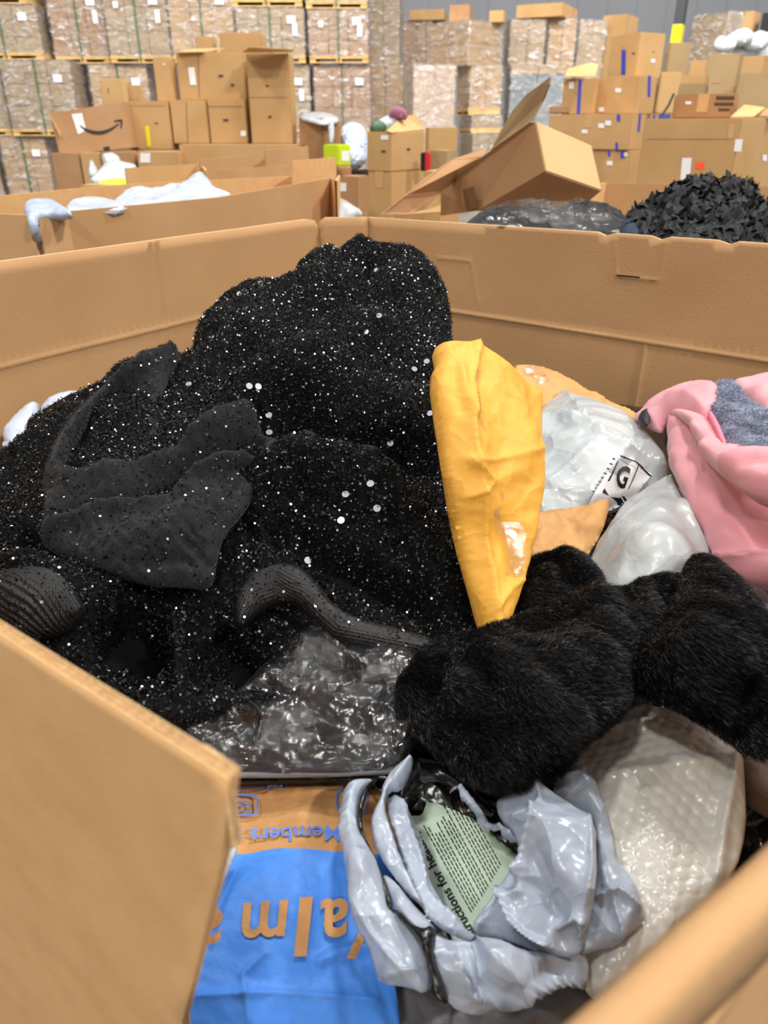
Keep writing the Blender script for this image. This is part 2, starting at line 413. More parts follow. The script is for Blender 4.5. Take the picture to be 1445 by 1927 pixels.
def slab(name, A, B, outline, thick, m, parent=None, grooves=(), wob=.002, step=.014, side=1, seed=3, bow=0, medge=None):
    """upright board: s runs from A to B (metres), outline in (s, z); thickness goes to the `side` of the direction"""
    A = np.array(A, float); B = np.array(B, float); d = B - A; Ln = np.hypot(*d); d /= Ln; nrm = np.array([-d[1], d[0]]) * side
    ex = []
    for (a, b, dep) in grooves:
        a = np.array(a, float); b = np.array(b, float); L = np.hypot(*(b - a)); dd = (b - a) / L; nn = np.array([-dd[1], dd[0]])
        for o_ in (-.006, -.0028, 0, .0028, .006): ex.append([a + dd * .004 + nn * o_, b - dd * .004 + nn * o_])
    V, T, Bd = tri(outline, step, lines=ex)
    P3 = np.stack([A[0] + d[0] * V[:, 0], A[1] + d[1] * V[:, 0], V[:, 1]], 1)
    h = wave(P3, .35, seed) * wob + wave(P3, .1, seed + 5) * wob * .15 + bow * np.sin(V[:, 0] / Ln * math.pi)
    for (a, b, dep) in grooves:
        h = h + dep * np.exp(-(segdist(V, [a, b], False) / .003) ** 2)
    n3 = np.array([nrm[0], nrm[1], 0])
    f = P3 + n3 * h[:, None]; k = P3 + n3 * (h + thick)[:, None]
    n = len(V); e = {}
    for t in T:
        for i in range(3): e[(t[i], t[(i + 1) % 3])] = 1
    rim = [(a, b) for (a, b) in e if (b, a) not in e]
    TT = [tuple(t) for t in T] + [tuple(t[::-1] + n) for t in T]
    RR = []
    for a, b in rim: RR += [(b, a, a + n), (b, a + n, b + n)]
    if medge is None: medge = m
    o = mesh_obj(name, np.vstack([f, k]), np.array(TT + RR), [m, medge], parent, smooth_=False, midx=[0] * len(TT) + [1] * len(RR))
    o.data.polygons.foreach_set('use_smooth', np.array([True] * len(TT) + [False] * len(RR)))
    bm = bmesh.new(); bm.from_mesh(o.data); bmesh.ops.recalc_face_normals(bm, faces=bm.faces); bm.to_mesh(o.data); bm.free()
    return o
def plane_hit(x, y, A, B):
    A = np.array(A, float); B = np.array(B, float); d = B - A; n = np.array([-d[1], d[0]]); r = rays([(x, y)])[0]
    t = (n @ A) / (n @ r[:2]); p = EYE + r * t
    return ((p[:2] - A) @ d) / np.hypot(*d), p[2]
RIM = 1.2
# ------------------------------------------------------------------ the big open bin the picture looks into
pB = np.array([-.096, 1.596]); dL = np.array([-.573, -.82]); dR = np.array([.848, -.53])
cL = pB + dL * .055; cR = pB + dR * .075
LC = pB + dL * 1.0; RC = pB + dR * 1.2
bin_ = thing('bulk_bin', 'large open corrugated bin in the foreground, heaped with black sequined cloth and mailers', 'cardboard box', (.1, .8, 0))
def outl(L, z1=RIM, z0=.0, nick=()):
    top = [(L, z1)] + list(nick) + [(0, z1)]
    return [(0, z0), (L, z0)] + top
LL = np.hypot(*(LC - cL)); RL = np.hypot(*(RC - cR))
gz = RIM - .134
s1, _ = plane_hit(290, 465, cL, LC); s2, _ = plane_hit(315, 600, cL, LC)
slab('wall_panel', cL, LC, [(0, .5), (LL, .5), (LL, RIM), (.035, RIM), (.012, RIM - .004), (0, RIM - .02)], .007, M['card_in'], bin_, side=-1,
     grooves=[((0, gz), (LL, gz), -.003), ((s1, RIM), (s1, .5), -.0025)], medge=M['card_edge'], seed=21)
q1, zz1 = plane_hit(1215, 645, cR, RC); q2, zz2 = plane_hit(800, 575, cR, RC)
gr = [((0, zz2), (RL, zz1 - (zz2 - zz1) * .8), -.003), ((q1, zz1), (q1 - .003, .5), -.0028)]
def sz(x, y): return plane_hit(x, y, cR, RC)
a1, a2, a3 = sz(820, 485), sz(885, 491), sz(900, 575)
b1, b2, b3, b4 = sz(1157, 450), sz(1160, 520), sz(1240, 528), sz(1253, 455)
gr += [(a1, a2, -.0012), (a2, a3, -.0006), (b1, b2, -.0006), (b2, b3, -.0014), (b3, b4, -.0006)]
nick = []
for xx in (1445, 1390, 1375, 1350, 1262, 1245, 1225, 1157, 1140, 1125):
    s_, z_ = sz(xx, 405 + (xx - 640) * .0652); nick.append((s_, RIM + (-.004 if xx in (1375, 1245, 1140) else .001)))
nick.sort(key=lambda t: -t[0])
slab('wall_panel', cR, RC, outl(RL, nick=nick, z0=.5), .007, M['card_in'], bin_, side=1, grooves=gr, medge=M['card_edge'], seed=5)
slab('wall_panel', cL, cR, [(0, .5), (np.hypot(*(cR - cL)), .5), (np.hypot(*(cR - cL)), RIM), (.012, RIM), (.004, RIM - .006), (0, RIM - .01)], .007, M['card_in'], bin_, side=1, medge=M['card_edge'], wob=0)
# a cut slot standing a little open in the right-hand wall
o = M['dark']
sl = [sz(1160, 519), sz(1205, 523), sz(1204, 520), sz(1162, 516)]
A3 = lambda s_: np.append(cR + (RC - cR) / RL * s_, 0)
nin = np.array([dR[1], -dR[0], 0.0]); 
mesh_obj('slot', np.array([A3(s_) + np.array([0, 0, z_]) + nin * .0025 for s_, z_ in sl]), [(0, 1, 2, 3)], M['dark'], bin_)
# near-left wall, outer face towards the camera, cut away diagonally
nD = np.array([-.8107, .5855]); nA = np.array([-.0393, .1475]) - .0040 * np.array([.5855, .8107]); nE = nA + nD * .62
e1 = plane_hit(340, 1927, nA, nE); k = (e1[1] - RIM) / 1
out = [(0, RIM), (.003, RIM - .012), (.006, RIM - .03), (e1[0], e1[1]), (e1[0] + .03, e1[1] - .25), (e1[0] + .05, .55), (.62, .55), (.62, RIM)]
npan = slab('wall_panel', nA, nE, out, .0006, M['card_lit'], bin_, side=-1, step=.01, wob=.0008, medge=M['card_edge'])
npan['label'] = 'near-left wall panel with its fluted edge showing'
for off, nm in ((.0019, 'liner'), (.0038, 'liner')):
    pp = nA - np.array([-nD[1], nD[0]]) * 0 + np.array([nD[1], -nD[0]]) * 0
    sd = np.array([-nD[1], nD[0]]) * -1
    o2 = [(p[0] + .0004, p[1] - .0004) for p in out]
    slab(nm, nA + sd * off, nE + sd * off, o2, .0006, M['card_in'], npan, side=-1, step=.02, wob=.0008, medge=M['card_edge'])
def flute(off, amp, per, z1, z0, par):
    s_ = np.arange(0.002, .6, per / 8); sd = np.array([-nD[1], nD[0]]) * -1
    w = off + amp * np.sin(s_ / per * 6.283)
    xy = nA + np.outer(s_, nD) + np.outer(w, sd)
    hh = wave(np.stack([s_, s_ * 0, s_ * 0], 1), .03, 4) * .0006
    V = np.vstack([np.column_stack([xy, z1 + hh]), np.column_stack([xy, np.full(len(s_), z0)])]); n = len(s_)
    T = np.array([(i, i + 1, i + 1 + n, i + n) for i in range(n - 1)])
    return mesh_obj('fluting', V, T, M['card_edge'], par, smooth_=True)
flute(.0012, .0007, .0045, RIM - .0006, RIM - .03, npan); flute(.0031, .0007, .0045, RIM - .0006, RIM - .03, npan)
# crushed liner curling away from the cut corner
cu = Soft([(372, 1392), (400, 1412), (430, 1434), (448, 1450), (444, 1500), (430, 1570), (424, 1560), (428, 1500), (418, 1470), (392, 1432)],
          [(372, 1392, -.158), (448, 1450, -.158), (430, 1570, -.19), (392, 1432, -.162)], up=.001, down=.001, edge=.004, sm=2)
cu.build('torn_liner', M['card_edge'], npan, 5)
W3 = LC - nE
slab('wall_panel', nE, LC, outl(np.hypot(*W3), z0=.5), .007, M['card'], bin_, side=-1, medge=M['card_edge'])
# near-right wall with the flap folded down outside
qA = np.array([.033, .083]); qB = np.array([.094, .126]); dq = (qB - qA) / np.hypot(*(qB - qA)); nq = np.array([-dq[1], dq[0]])
qs = qA - dq * .012; qe = qB + dq * .05
def rimprofile(name, A, B, prof, m, parent, n=40):
    d = B - A; L = np.hypot(*d); d = d / L; nn = np.array([-d[1], d[0]]); V = []; k = len(prof)
    for i in range(n + 1):
        s_ = L * i / n; wz = .0015 * math.sin(i * .5) * 0.3
        for (a, z) in prof: V.append((*(A + d * s_ + nn * a), z + wz))
    T = [(i * k + j, i * k + (j + 1) % k, (i + 1) * k + (j + 1) % k, (i + 1) * k + j) for i in range(n) for j in range(k)]
    T += [tuple(range(k))[::-1], tuple(range(n * k, n * k + k))]
    o = mesh_obj(name, np.array(V), T, m, parent); return o
R_ = .0055
arc = [(-R_ + R_ * math.cos(t), RIM - R_ + R_ * math.sin(t)) for t in np.linspace(0, math.pi, 10)]
inner = [(-.0045 , RIM - .012), (-.0045, .6), (0, .6)]
# flap lower edge follows the picture
offp = qs - nq * 2 * R_; offe = qe - nq * 2 * R_
f1 = plane_hit(1445, 1800, offp, offe); f2 = plane_hit(1358, 1927, offp, offe)
rimprofile('folded_rim', qs, qe, arc + [(-2 * R_, RIM - .03), (-2 * R_ + .004, RIM - .03), (-2 * R_ + .004, RIM - .008), (-.004, RIM - .008), (-.004, RIM - .03), (0, RIM - .03)], M['card_in'], bin_)
Lq = np.hypot(*(qe - qs)); sl_ = (f2[1] - f1[1]) / (f2[0] - f1[0])
z0a = f1[1] + sl_ * (0 - f1[0]); z0b = f1[1] + sl_ * (Lq - f1[0])
slab('outer_flap', offp, offe, [(0, max(z0a, .9)), (Lq, z0b), (Lq, RIM - .02), (0, RIM - .02)], .004, M['card_lit'], bin_, side=1, medge=M['card_edge'], wob=.0004)
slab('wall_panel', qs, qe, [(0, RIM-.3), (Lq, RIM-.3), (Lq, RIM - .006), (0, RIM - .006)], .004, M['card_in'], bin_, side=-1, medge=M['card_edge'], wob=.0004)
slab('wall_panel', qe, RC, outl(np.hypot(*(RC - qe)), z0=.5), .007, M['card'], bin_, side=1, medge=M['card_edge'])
# lower courses of the bin down to the floor
low = [cL, LC, nE, nA + nD * .3, qe, RC, cR]
lowp = [LC, nE, nA + nD * .35 + np.array([.02, .04]), np.array([.06, .16]), qe + nq * .01, RC, cR, cL]
V = [(*p, .5) for p in lowp] + [(*p, 0) for p in lowp]; n = len(lowp)
mesh_obj('lower_wall', np.array(V), [(i, (i + 1) % n, (i + 1) % n + n, i + n) for i in range(n)] + [tuple(range(n))], M['card'], bin_, smooth_=False)
# ------------------------------------------------------------------ contents of the big bin
def soft_thing(name, label, cat, soft, m, step=8, group=None, **k):
    o = soft.build(name, m, None, step); tag(o, label, cat, group); return o
# --- filler lying deepest
S = Soft([(300, 1600), (500, 1500), (1100, 1500), (1500, 1500), (1500, 1760), (1300, 1990), (300, 1990)], [(300, 1600, -.52), (900, 1500, -.52), (1500, 1700, -.5), (900, 1980, -.5)],
         up=.015, down=.04, cr=[('v', .03, .09, 5), ('c', .008, .03, 8)], edge=.05)
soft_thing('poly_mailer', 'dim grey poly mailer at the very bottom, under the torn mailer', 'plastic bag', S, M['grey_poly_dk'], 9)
S = Soft([(-60, 900), (300, 700), (620, 640), (900, 700), (1250, 780), (1600, 800), (1600, 1500), (1300, 1560), (700, 1500), (300, 1500), (-60, 1300)],
         [(-60, 900, -.43), (620, 640, -.43), (1600, 800, -.43), (1600, 1500, -.47), (300, 1500, -.47), (800, 1000, -.43)], up=.01, down=.1, cr=[('v', .03, .15, 15), ('c', .01, .05, 3)], edge=.05)
soft_thing('poly_mailer', 'large black poly sack filling the bin under the sequined cloth', 'plastic bag', S, M['black_poly'], 16)

# --- blue and kraft printed mailer
bagP = [(330, 1480), (450, 1464), (560, 1462), (700, 1466), (760, 1520), (730, 1700), (725, 1770), (745, 1850), (760, 1990), (300, 1990), (270, 1800), (300, 1600)]
S = Soft(bagP, [(330, 1480, -.455), (700, 1466, -.45), (745, 1990, -.475), (300, 1990, -.46), (520, 1700, -.445)], up=.012, down=.015, edge=.04,
         cr=[('v', .007, .09, 31), ('c', .004, .045, 4), ('c', .001, .014, 5)],
         ridges=[([(430, 1522), (520, 1512), (640, 1516), (700, 1530)], .006, 10, 't'), ([(600, 1820), (640, 1800), (690, 1790)], .004, 12, 'r'),
                 ([(470, 1930), (460, 1850), (500, 1810)], .003, 8, 's'), ([(380, 1890), (520, 1880), (700, 1890)], .003, 9, 's')])
bag = S.build('printed_mailer', [M['kraft_bag'], M['blue_print']], None, 4.5, zone=[(200, 1662), (340, 1644), (430, 1633), (520, 1622), (640, 1620), (800, 1622), (800, 2050), (200, 2050)])
tag(bag, 'kraft paper mailer printed bright blue with upside-down lettering, bottom left of the bin', 'paper mailer')
# letters stand upside down: x runs to the left, y runs down
soft_text(S, 'lettering', 'W', (800, 1722), (-140, 0), (-10, 138), M['kraft_bag'], bag, .012, .0018)
soft_text(S, 'lettering', 'a', (650, 1716), (-118, 6), (-6, 130), M['kraft_bag'], bag, .022, .0018)
soft_text(S, 'lettering', 'l', (589, 1718), (-150, 6), (-14, 134), M['kraft_bag'], bag, .03, .0018)
soft_text(S, 'lettering', 'm', (546, 1720), (-110, 10), (-14, 124), M['kraft_bag'], bag, .02, .0018)
soft_text(S, 'lettering', 'a', (430, 1738), (-110, 10), (-16, 122), M['kraft_bag'], bag, .022, .0018)
soft_text(S, 'lettering', 'Members save', (642, 1578), (-44, 3.4), (-2, 36), M['blue_ink'], bag, .012, .0022)
soft_text(S, 'lettering', 'on walmart', (646, 1494), (-17, 0), (-1, 9), M['blue_ink'], bag, .0, .002, 1)
soft_text(S, 'lettering', 'Free delivery', (548, 1497), (-17, 1), (-1, 10), M['blue_ink'], bag, .0, .002, 1)
soft_text(S, 'lettering', 'from your store', (536, 1507), (-15, 1), (-1, 10), M['blue_ink'], bag, .0, .002, 1)
def ring(cx, cy, w, h, t, r=.3):
    a = np.linspace(0, 6.283, 41)[:-1]
    f = lambda w, h: [(cx + w * np.sign(math.cos(q)) * abs(math.cos(q)) ** .45, cy + h * np.sign(math.sin(q)) * abs(math.sin(q)) ** .45) for q in a]
    return f(w, h), f(w - t, h - t)
def ringdecal(S, cx, cy, w, h, t, m, par):
    a, b = ring(cx, cy, w, h, t); V = np.array(a + b); n = len(a)
    W = S.at(V, .002); T = np.array([(i, (i + 1) % n, (i + 1) % n + n, i + n) for i in range(n)])
    mesh_obj('emblem', W, T, m, par)
ringdecal(S, 462, 1544, 29, 19, 3, M['blue_ink'], bag); ringdecal(S, 463, 1545, 14, 10, 2.2, M['blue_ink'], bag)
S.decal('emblem', [(457, 1541), (470, 1544), (465, 1550)], M['blue_ink'], bag, .0009, 6)
ringdecal(S, 660, 1536, 29, 19, 3, M['blue_ink'], bag)
# clear scraps at the flap
S2 = Soft([(422, 1596), (450, 1590), (440, 1620), (420, 1660), (385, 1770), (370, 1760), (400, 1680), (414, 1640)], [(422, 1596, -.42), (450, 1590, -.42), (385, 1770, -.43)], up=.004, down=.002, edge=.01, cr=[('c', .006, .015, 2)])
soft_thing('plastic_scrap', 'thin crumpled grey plastic strip between the near flap and the blue mailer', 'plastic', S2, M['grey_poly'], 5)

# --- black clear-wrapped poly bag
S = Soft([(330, 1370), (420, 1330), (560, 1190), (600, 1180), (700, 1200), (790, 1230), (800, 1300), (780, 1400), (740, 1440), (700, 1452), (460, 1458), (340, 1440)],
         [(330, 1370, -.40), (600, 1190, -.37), (790, 1230, -.37), (740, 1440, -.405), (460, 1450, -.41)], up=.012, down=.035, edge=.02,
         cr=[('v', .014, .06, 3), ('c', .006, .03, 44)])
pb = S.build('clear_wrapped_bag', M['black_poly'], None, 7)
tag(pb, 'black garment sealed in shiny clear plastic, flat beneath the sequined cloth', 'plastic bag')
S3 = Soft([(325, 1372), (420, 1330), (560, 1190), (600, 1180), (700, 1200), (792, 1230), (802, 1300), (786, 1400), (745, 1446), (700, 1458), (460, 1466), (335, 1445)],
         [(330, 1370, -.392), (600, 1190, -.362), (790, 1230, -.362), (740, 1440, -.397), (460, 1450, -.402)], up=.014, down=.001, edge=.02,
         cr=[('c', .018, .07, 13), ('v', .008, .04, 44), ('c', .004, .02, 9)],
         ridges=[([(650, 1235), (680, 1265), (690, 1290)], .006, 8, 's'), ([(720, 1320), (680, 1390), (620, 1420)], .006, 9, 's'), ([(720, 1300), (650, 1320)], .005, 6, 's'), ([(480, 1345), (500, 1370), (490, 1410)], .006, 8, 's')])
S3.build('clear_film', M['clear_bag'], pb, 3.5, two=False)
for i, (ya, zz, mm) in enumerate(((1462, -.412, 'grey_poly_dk'), (1472, -.425, 'black_poly'))):
    S = Soft([(400, ya - 6), (560, ya - 12), (760, ya - 22), (765, ya - 6), (600, ya + 2), (400, ya + 3)], [(400, ya, zz), (760, ya - 10, zz), (580, ya - 15, zz + .004)], up=.004, down=.012, edge=.006, cr=[('c', .002, .02, 3)])
    S.build('seal_lip', M[mm], pb, 6)

# --- sequined black knit garment
g = thing('sequined_garment', 'big heap of black sequined knit cloth peaking against the back corner of the bin', 'clothing', tuple(atz(600, 1000, -.40)))
outl_ = [(-60, 850), (0, 846), (40, 826), (58, 790), (90, 765), (130, 742), (200, 716), (235, 690), (270, 675), (305, 664), (345, 668), (365, 655), (378, 620), (392, 590), (402, 572), (425, 548),
         (460, 530), (500, 522), (545, 531), (562, 492), (590, 468), (622, 462), (640, 474), (660, 462), (680, 450), (715, 463), (750, 460), (775, 462), (795, 475), (818, 505), (840, 545), (848, 600), (852, 700),
         (860, 850), (875, 970), (895, 1080), (925, 1195), (900, 1222), (860, 1230), (780, 1240), (720, 1226), (650, 1205), (590, 1195), (570, 1225), (566, 1290), (500, 1340), (420, 1352), (365, 1378), (300, 1420), (120, 1330), (-60, 1230)]
ctl = [(-60, 850, -.335), (40, 830, -.325), (130, 745, -.30), (235, 695, -.285), (350, 665, -.265), (400, 575, -.222), (460, 530, -.2), (545, 530, -.2), (620, 465, -.16), (680, 450, -.148), (790, 470, -.157),
       (845, 600, -.222), (855, 800, -.29), (890, 1080, -.36), (925, 1195, -.375), (700, 1000, -.335), (700, 800, -.28), (700, 620, -.222), (560, 700, -.24), (500, 1000, -.335), (300, 850, -.295), (110, 1000, -.325),
       (100, 1150, -.34), (340, 1370, -.385), (560, 1290, -.372), (560, 1120, -.35), (760, 1235, -.378), (620, 1190, -.375), (300, 1200, -.375), (-60, 1230, -.345)]
G = Soft(outl_, ctl, up=.008, down=.03, edge=.02, sm=0, cr=[('w', .012, .16, 71), ('v', .006, .08, 2), ('w', .003, .02, 6)],
         ridges=[([(380, 720), (480, 650), (580, 590), (680, 520), (720, 470)], -0.0435, 26, 'rf'), ([(470, 650), (540, 600), (610, 560)], 0.0160, 30, 'rf'),
                 ([(420, 800), (520, 740), (640, 660), (760, 600)], 0.0290, 45, 'rf'), ([(480, 860), (560, 800), (640, 830), (780, 860), (860, 880)], -0.0508, 42, 'rf'),
                 ([(470, 1000), (560, 900), (680, 930), (800, 1030), (900, 1170)], 0.0377, 55, 'rf'), ([(500, 1020), (560, 1020), (640, 1060), (760, 1130), (860, 1200)], -0.0435, 26, 'rf'),
                 ([(30, 870), (120, 800), (230, 730)], 0.0174, 28, 'rf'), ([(190, 1230), (260, 1180), (310, 1260)], -0.0508, 45, 'rf'), ([(330, 1160), (345, 1250), (350, 1360)], 0.0290, 22, 'rf'),
                 ([(400, 1190), (450, 1260), (520, 1290)], -0.0508, 40, 'rf'), ([(560, 1170), (540, 1230), (470, 1320)], 0.0261, 25, 'rf'), ([(0, 950), (60, 1040), (200, 1090)], -0.0217, 25, 'rf')])
body = G.build('knit_body', M['black_cloth'], g, 6)
def lin_soft(poly, z, **k): return Soft(poly, [(x, y, zz) for x, y, zz in z], **k)
folds = []
JP = [(345, 667), (300, 680), (245, 702), (195, 735), (150, 768), (112, 812), (88, 860), (80, 905), (86, 950), (72, 1008), (86, 1032), (130, 1056), (200, 1082), (280, 1104), (345, 1106), (400, 1112), (408, 1060), (420, 1010), (455, 972), (482, 930), (492, 890), (515, 860), (545, 836), (515, 832), (492, 818), (484, 788), (450, 786), (420, 795), (380, 812), (345, 830), (318, 838), (306, 800), (303, 760), (312, 725), (330, 695)]
JC = [(345, 667, -.255), (245, 702, -.268), (112, 812, -.293), (80, 905, -.307), (72, 1008, -.318), (130, 1056, -.332), (280, 1104, -.34), (400, 1112, -.343), (482, 930, -.305), (545, 836, -.283), (484, 788, -.268), (345, 822, -.282), (336, 700, -.262), (220, 840, -.315), (250, 1010, -.318), (380, 960, -.303), (330, 900, -.298), (250, 790, -.305)]
s_ = lin_soft(JP, JC, up=.010, down=.006, edge=.014, sm=2, cr=[('w', .006, .08, 12), ('w', .0022, .018, 9)],
   ridges=[([(340, 675), (250, 715), (160, 785), (112, 850), (98, 905), (118, 930), (160, 932), (230, 930), (300, 905), (360, 868), (420, 825), (478, 795)], .020, 15, 'r'),
           ([(150, 880), (200, 810), (260, 760)], -.030, 34, 'rf'), ([(150, 905), (230, 900), (300, 875), (340, 850)], -.012, 12, 'rf'), ([(305, 700), (300, 760), (312, 830)], .012, 11, 'rf'),
           ([(70, 985), (150, 980), (230, 968), (300, 942), (370, 897), (420, 866), (485, 842)], -.034, 11, 'r'), ([(80, 1012), (200, 988), (300, 955), (380, 905), (450, 878), (488, 890)], .016, 12, 'r'),
           ([(150, 1040), (260, 1040), (350, 1000), (430, 930)], .014, 34, 'rf'), ([(250, 1092), (330, 1060), (380, 1070)], -.012, 12, 'rf'), ([(345, 1020), (385, 1060), (400, 1100)], -.014, 9, 'rf')])
s_.build('turned_out_jersey', M['charcoal'], g, 4)['label'] = 'plain charcoal jersey turned outward, with a few sequins'; folds.append((s_, 'jersey_fold'))
def ribs(axis, per, amp, S=None):
    def f(P, B):
        d, sg, t = sdist(P, axis); return amp * np.sin(d * sg / per * 6.283)
    return f
Cu = [([(-40, 1078), (30, 1076), (80, 1070), (120, 1088), (150, 1125), (168, 1155), (140, 1190), (90, 1206), (30, 1200), (-40, 1180)], [(-40, 1078, -.318), (120, 1088, -.312), (168, 1155, -.335), (60, 1200, -.345), (40, 1120, -.312)], [(-60, 1050), (60, 1130), (180, 1250)], 7.0),
      ([(448, 1118), (470, 1082), (520, 1058), (565, 1064), (600, 1100), (630, 1142), (680, 1165), (750, 1182), (830, 1208), (842, 1225), (790, 1242), (700, 1228), (630, 1208), (592, 1165), (545, 1136), (500, 1145), (465, 1178), (446, 1190), (440, 1150)], [(448, 1150, -.345), (520, 1060, -.318), (620, 1150, -.335), (700, 1190, -.35), (830, 1215, -.366), (550, 1136, -.34)], [(430, 1200), (470, 1110), (530, 1090), (590, 1120), (640, 1175), (720, 1195), (840, 1220)], 6.0)]
for poly, z, ax, per in Cu:
    s_ = lin_soft(poly, z, up=.016, down=.008, edge=.02, sm=2, fn=ribs(ax, per, .0012)); s_.build('ribbed_cuff', M['rib'], g, 2.6); folds.append((s_, 'cuff'))
s_ = lin_soft([(560, 806), (590, 812), (620, 836), (660, 838), (700, 836), (722, 850), (712, 862), (680, 852), (630, 856), (600, 846)], [(560, 806, -.27), (640, 840, -.285), (722, 850, -.286)], up=.004, down=.002, edge=.008)
s_.build('ribbon_loop', M['charcoal'], g, 4)
def tube(name, pts, r, m, parent, n=6):
    pts = np.array(pts, float); V = []; T = []
    for i, p in enumerate(pts):
        d = pts[min(i + 1, len(pts) - 1)] - pts[max(i - 1, 0)]; d /= np.linalg.norm(d) + 1e-9
        a = np.cross(d, (0, 0, 1.0)); a = a / (np.linalg.norm(a) + 1e-9) if np.linalg.norm(a) > 1e-3 else np.array((1.0, 0, 0)); b = np.cross(d, a)
        for k in range(n): t = 6.283 * k / n; V.append(p + r * (a * math.cos(t) + b * math.sin(t)))
    for i in range(len(pts) - 1):
        for k in range(n): T.append((i * n + k, i * n + (k + 1) % n, (i + 1) * n + (k + 1) % n, (i + 1) * n + k))
    return mesh_obj(name, np.array(V), T, m, parent)
for path in ([(485, 1062), (496, 1050), (508, 1050), (518, 1058)], [(520, 1030), (528, 1024), (548, 1028), (572, 1052), (556, 1050), (530, 1044)]):
    q = smooth(path, 2, False); tube('loose_thread', G.at(q, .006), .0005, M['charcoal'], g)
def discs(name, pos, nrm, rad, m, parent, seed, tilt=.55, lift=.0012, n=6):
    r = np.random.RandomState(seed); K = len(pos); nn = nrm + r.normal(size=(K, 3)) * tilt; nn /= np.linalg.norm(nn, axis=1)[:, None]
    a = np.cross(nn, r.normal(size=(K, 3))); a /= np.linalg.norm(a, axis=1)[:, None]; b = np.cross(nn, a)
    c = pos + nrm * lift * r.uniform(.3, 2.2, (K, 1)); R = rad * r.uniform(.75, 1.2, (K, 1))
    V = np.stack([c + R * (a * math.cos(6.283 * i / n) + b * math.sin(6.283 * i / n)) for i in range(n)], 1).reshape(-1, 3)
    T = (np.arange(K)[:, None] * n + np.arange(n)[None]).astype(int)
    return mesh_obj(name, V, T, m, parent, smooth_=False)
def strands(name, soft, N, ln, wd, m, parent, seed, comb=(0, 0, 0), spread=.5, up=1.0, mask=None):
    p, nr, r = soft.sample(N, seed)
    d = nr * up + r.normal(size=(N, 3)) * spread + np.array(comb) + np.stack([wave(p, .05, seed + 1), wave(p, .05, seed + 2), wave(p, .05, seed + 3)], 1) * .45
    d /= np.linalg.norm(d, axis=1)[:, None]; L = ln * r.uniform(.6, 1.2, (N, 1))
    s_ = np.cross(d, r.normal(size=(N, 3))); s_ /= np.linalg.norm(s_, axis=1)[:, None]
    mid = p + d * L * .55; tip = p + d * L + np.array(comb) * L * .5 - nr * L * .15
    V = np.stack([p - s_ * wd, p + s_ * wd, mid + s_ * wd * .7, mid - s_ * wd * .7, tip], 1).reshape(-1, 3)
    k = np.arange(N)[:, None] * 5
    T = np.vstack([k + [0, 1, 2], k + [0, 2, 3], k + [3, 2, 4]])
    o = mesh_obj(name, V, T, m, parent); o['kind'] = 'stuff'; return o
def fold_uncovered(p):                                  # keep the sequins off places where plain folds lie on top
    return np.ones(len(p), bool)
p, nr, r = G.sample(58000, 7)
o = discs('sequins', p, nr, .00105, M['sequin'], g, 9, tilt=.6); o['kind'] = 'stuff'
strands('knit_pile', G, 60000, .004, .0002, M['black_fur'], g, 17, spread=.6)
strands('jersey_nap', folds[0][0], 30000, .0032, .00018, M['jersey_nap'], g, 27, spread=.8)
for i, (s_, nm) in enumerate(folds):
    n_ = {'cuff': 350, 'jersey_fold': 2600, 'neckline_fold': 650, 'inner_lining': 500}[nm]
    p, nr, r = s_.sample(n_, 30 + i); o = discs('sequins', p, nr, .0011, M['sequin'], g, 40 + i, lift=.0008); o['kind'] = 'stuff'
big = [(707, 499), (704, 646), (562, 663), (687, 967), (648, 968), (798, 695), (681, 587), (580, 1154), (712, 1110), (26, 865), (508, 768), (493, 769), (510, 790), (680, 668), (778, 700), (800, 806), (686, 823), (738, 822), (490, 542), (455, 571), (665, 600), (360, 733), (640, 1000), (700, 998), (575, 1020), (505, 810), (410, 720)]
for i, q in enumerate(big):
    P_ = G.at([q], .006); v = EYE - P_[0]; v /= np.linalg.norm(v); half = v + np.array([-.22, -.06, .97]); half /= np.linalg.norm(half)
    nn = half if i < 6 else (half + np.random.RandomState(i).normal(size=3) * .25); 
    V = []; a = np.cross(nn, (0, 0, 1)); a /= np.linalg.norm(a); b = np.cross(nn, a); b /= np.linalg.norm(b)
    R2 = .0035
    V = [P_[0] + R2 * (a * math.cos(t) + b * math.sin(t)) for t in np.linspace(0, 6.283, 13)[:-1]]
    V += [p_ - nn / np.linalg.norm(nn) * .0003 for p_ in V]
    mesh_obj('large_sequin', np.array(V), [tuple(range(12)), tuple(range(12, 24))[::-1]] + [(i_, i_ + 12, (i_ + 1) % 12 + 12, (i_ + 1) % 12) for i_ in range(12)], M['sequin_big'], g, smooth_=False)

# --- white mailers against the left wall, behind the cloth
for poly, z, lb in (([(160, 735), (185, 718), (215, 700), (230, 698), (215, 725), (130, 790), (70, 790), (82, 752), (120, 735)], [(82, 760, -.335), (225, 700, -.315), (130, 790, -.36)], 'white plastic mailer wedged between the left wall and the sequined cloth, upper one'),
                    ([(3, 815), (12, 800), (40, 770), (62, 758), (78, 762), (60, 810), (30, 850), (10, 835)], [(3, 815, -.365), (70, 762, -.345), (30, 850, -.38)], 'white plastic mailer end by the left wall, lower and farther left')):
    s_ = lin_soft(poly, z, up=.012, down=.02, edge=.02, cr=[('v', .006, .04, 2)]); soft_thing('poly_mailer', lb, 'plastic bag', s_, M['white_poly_b'], 5)

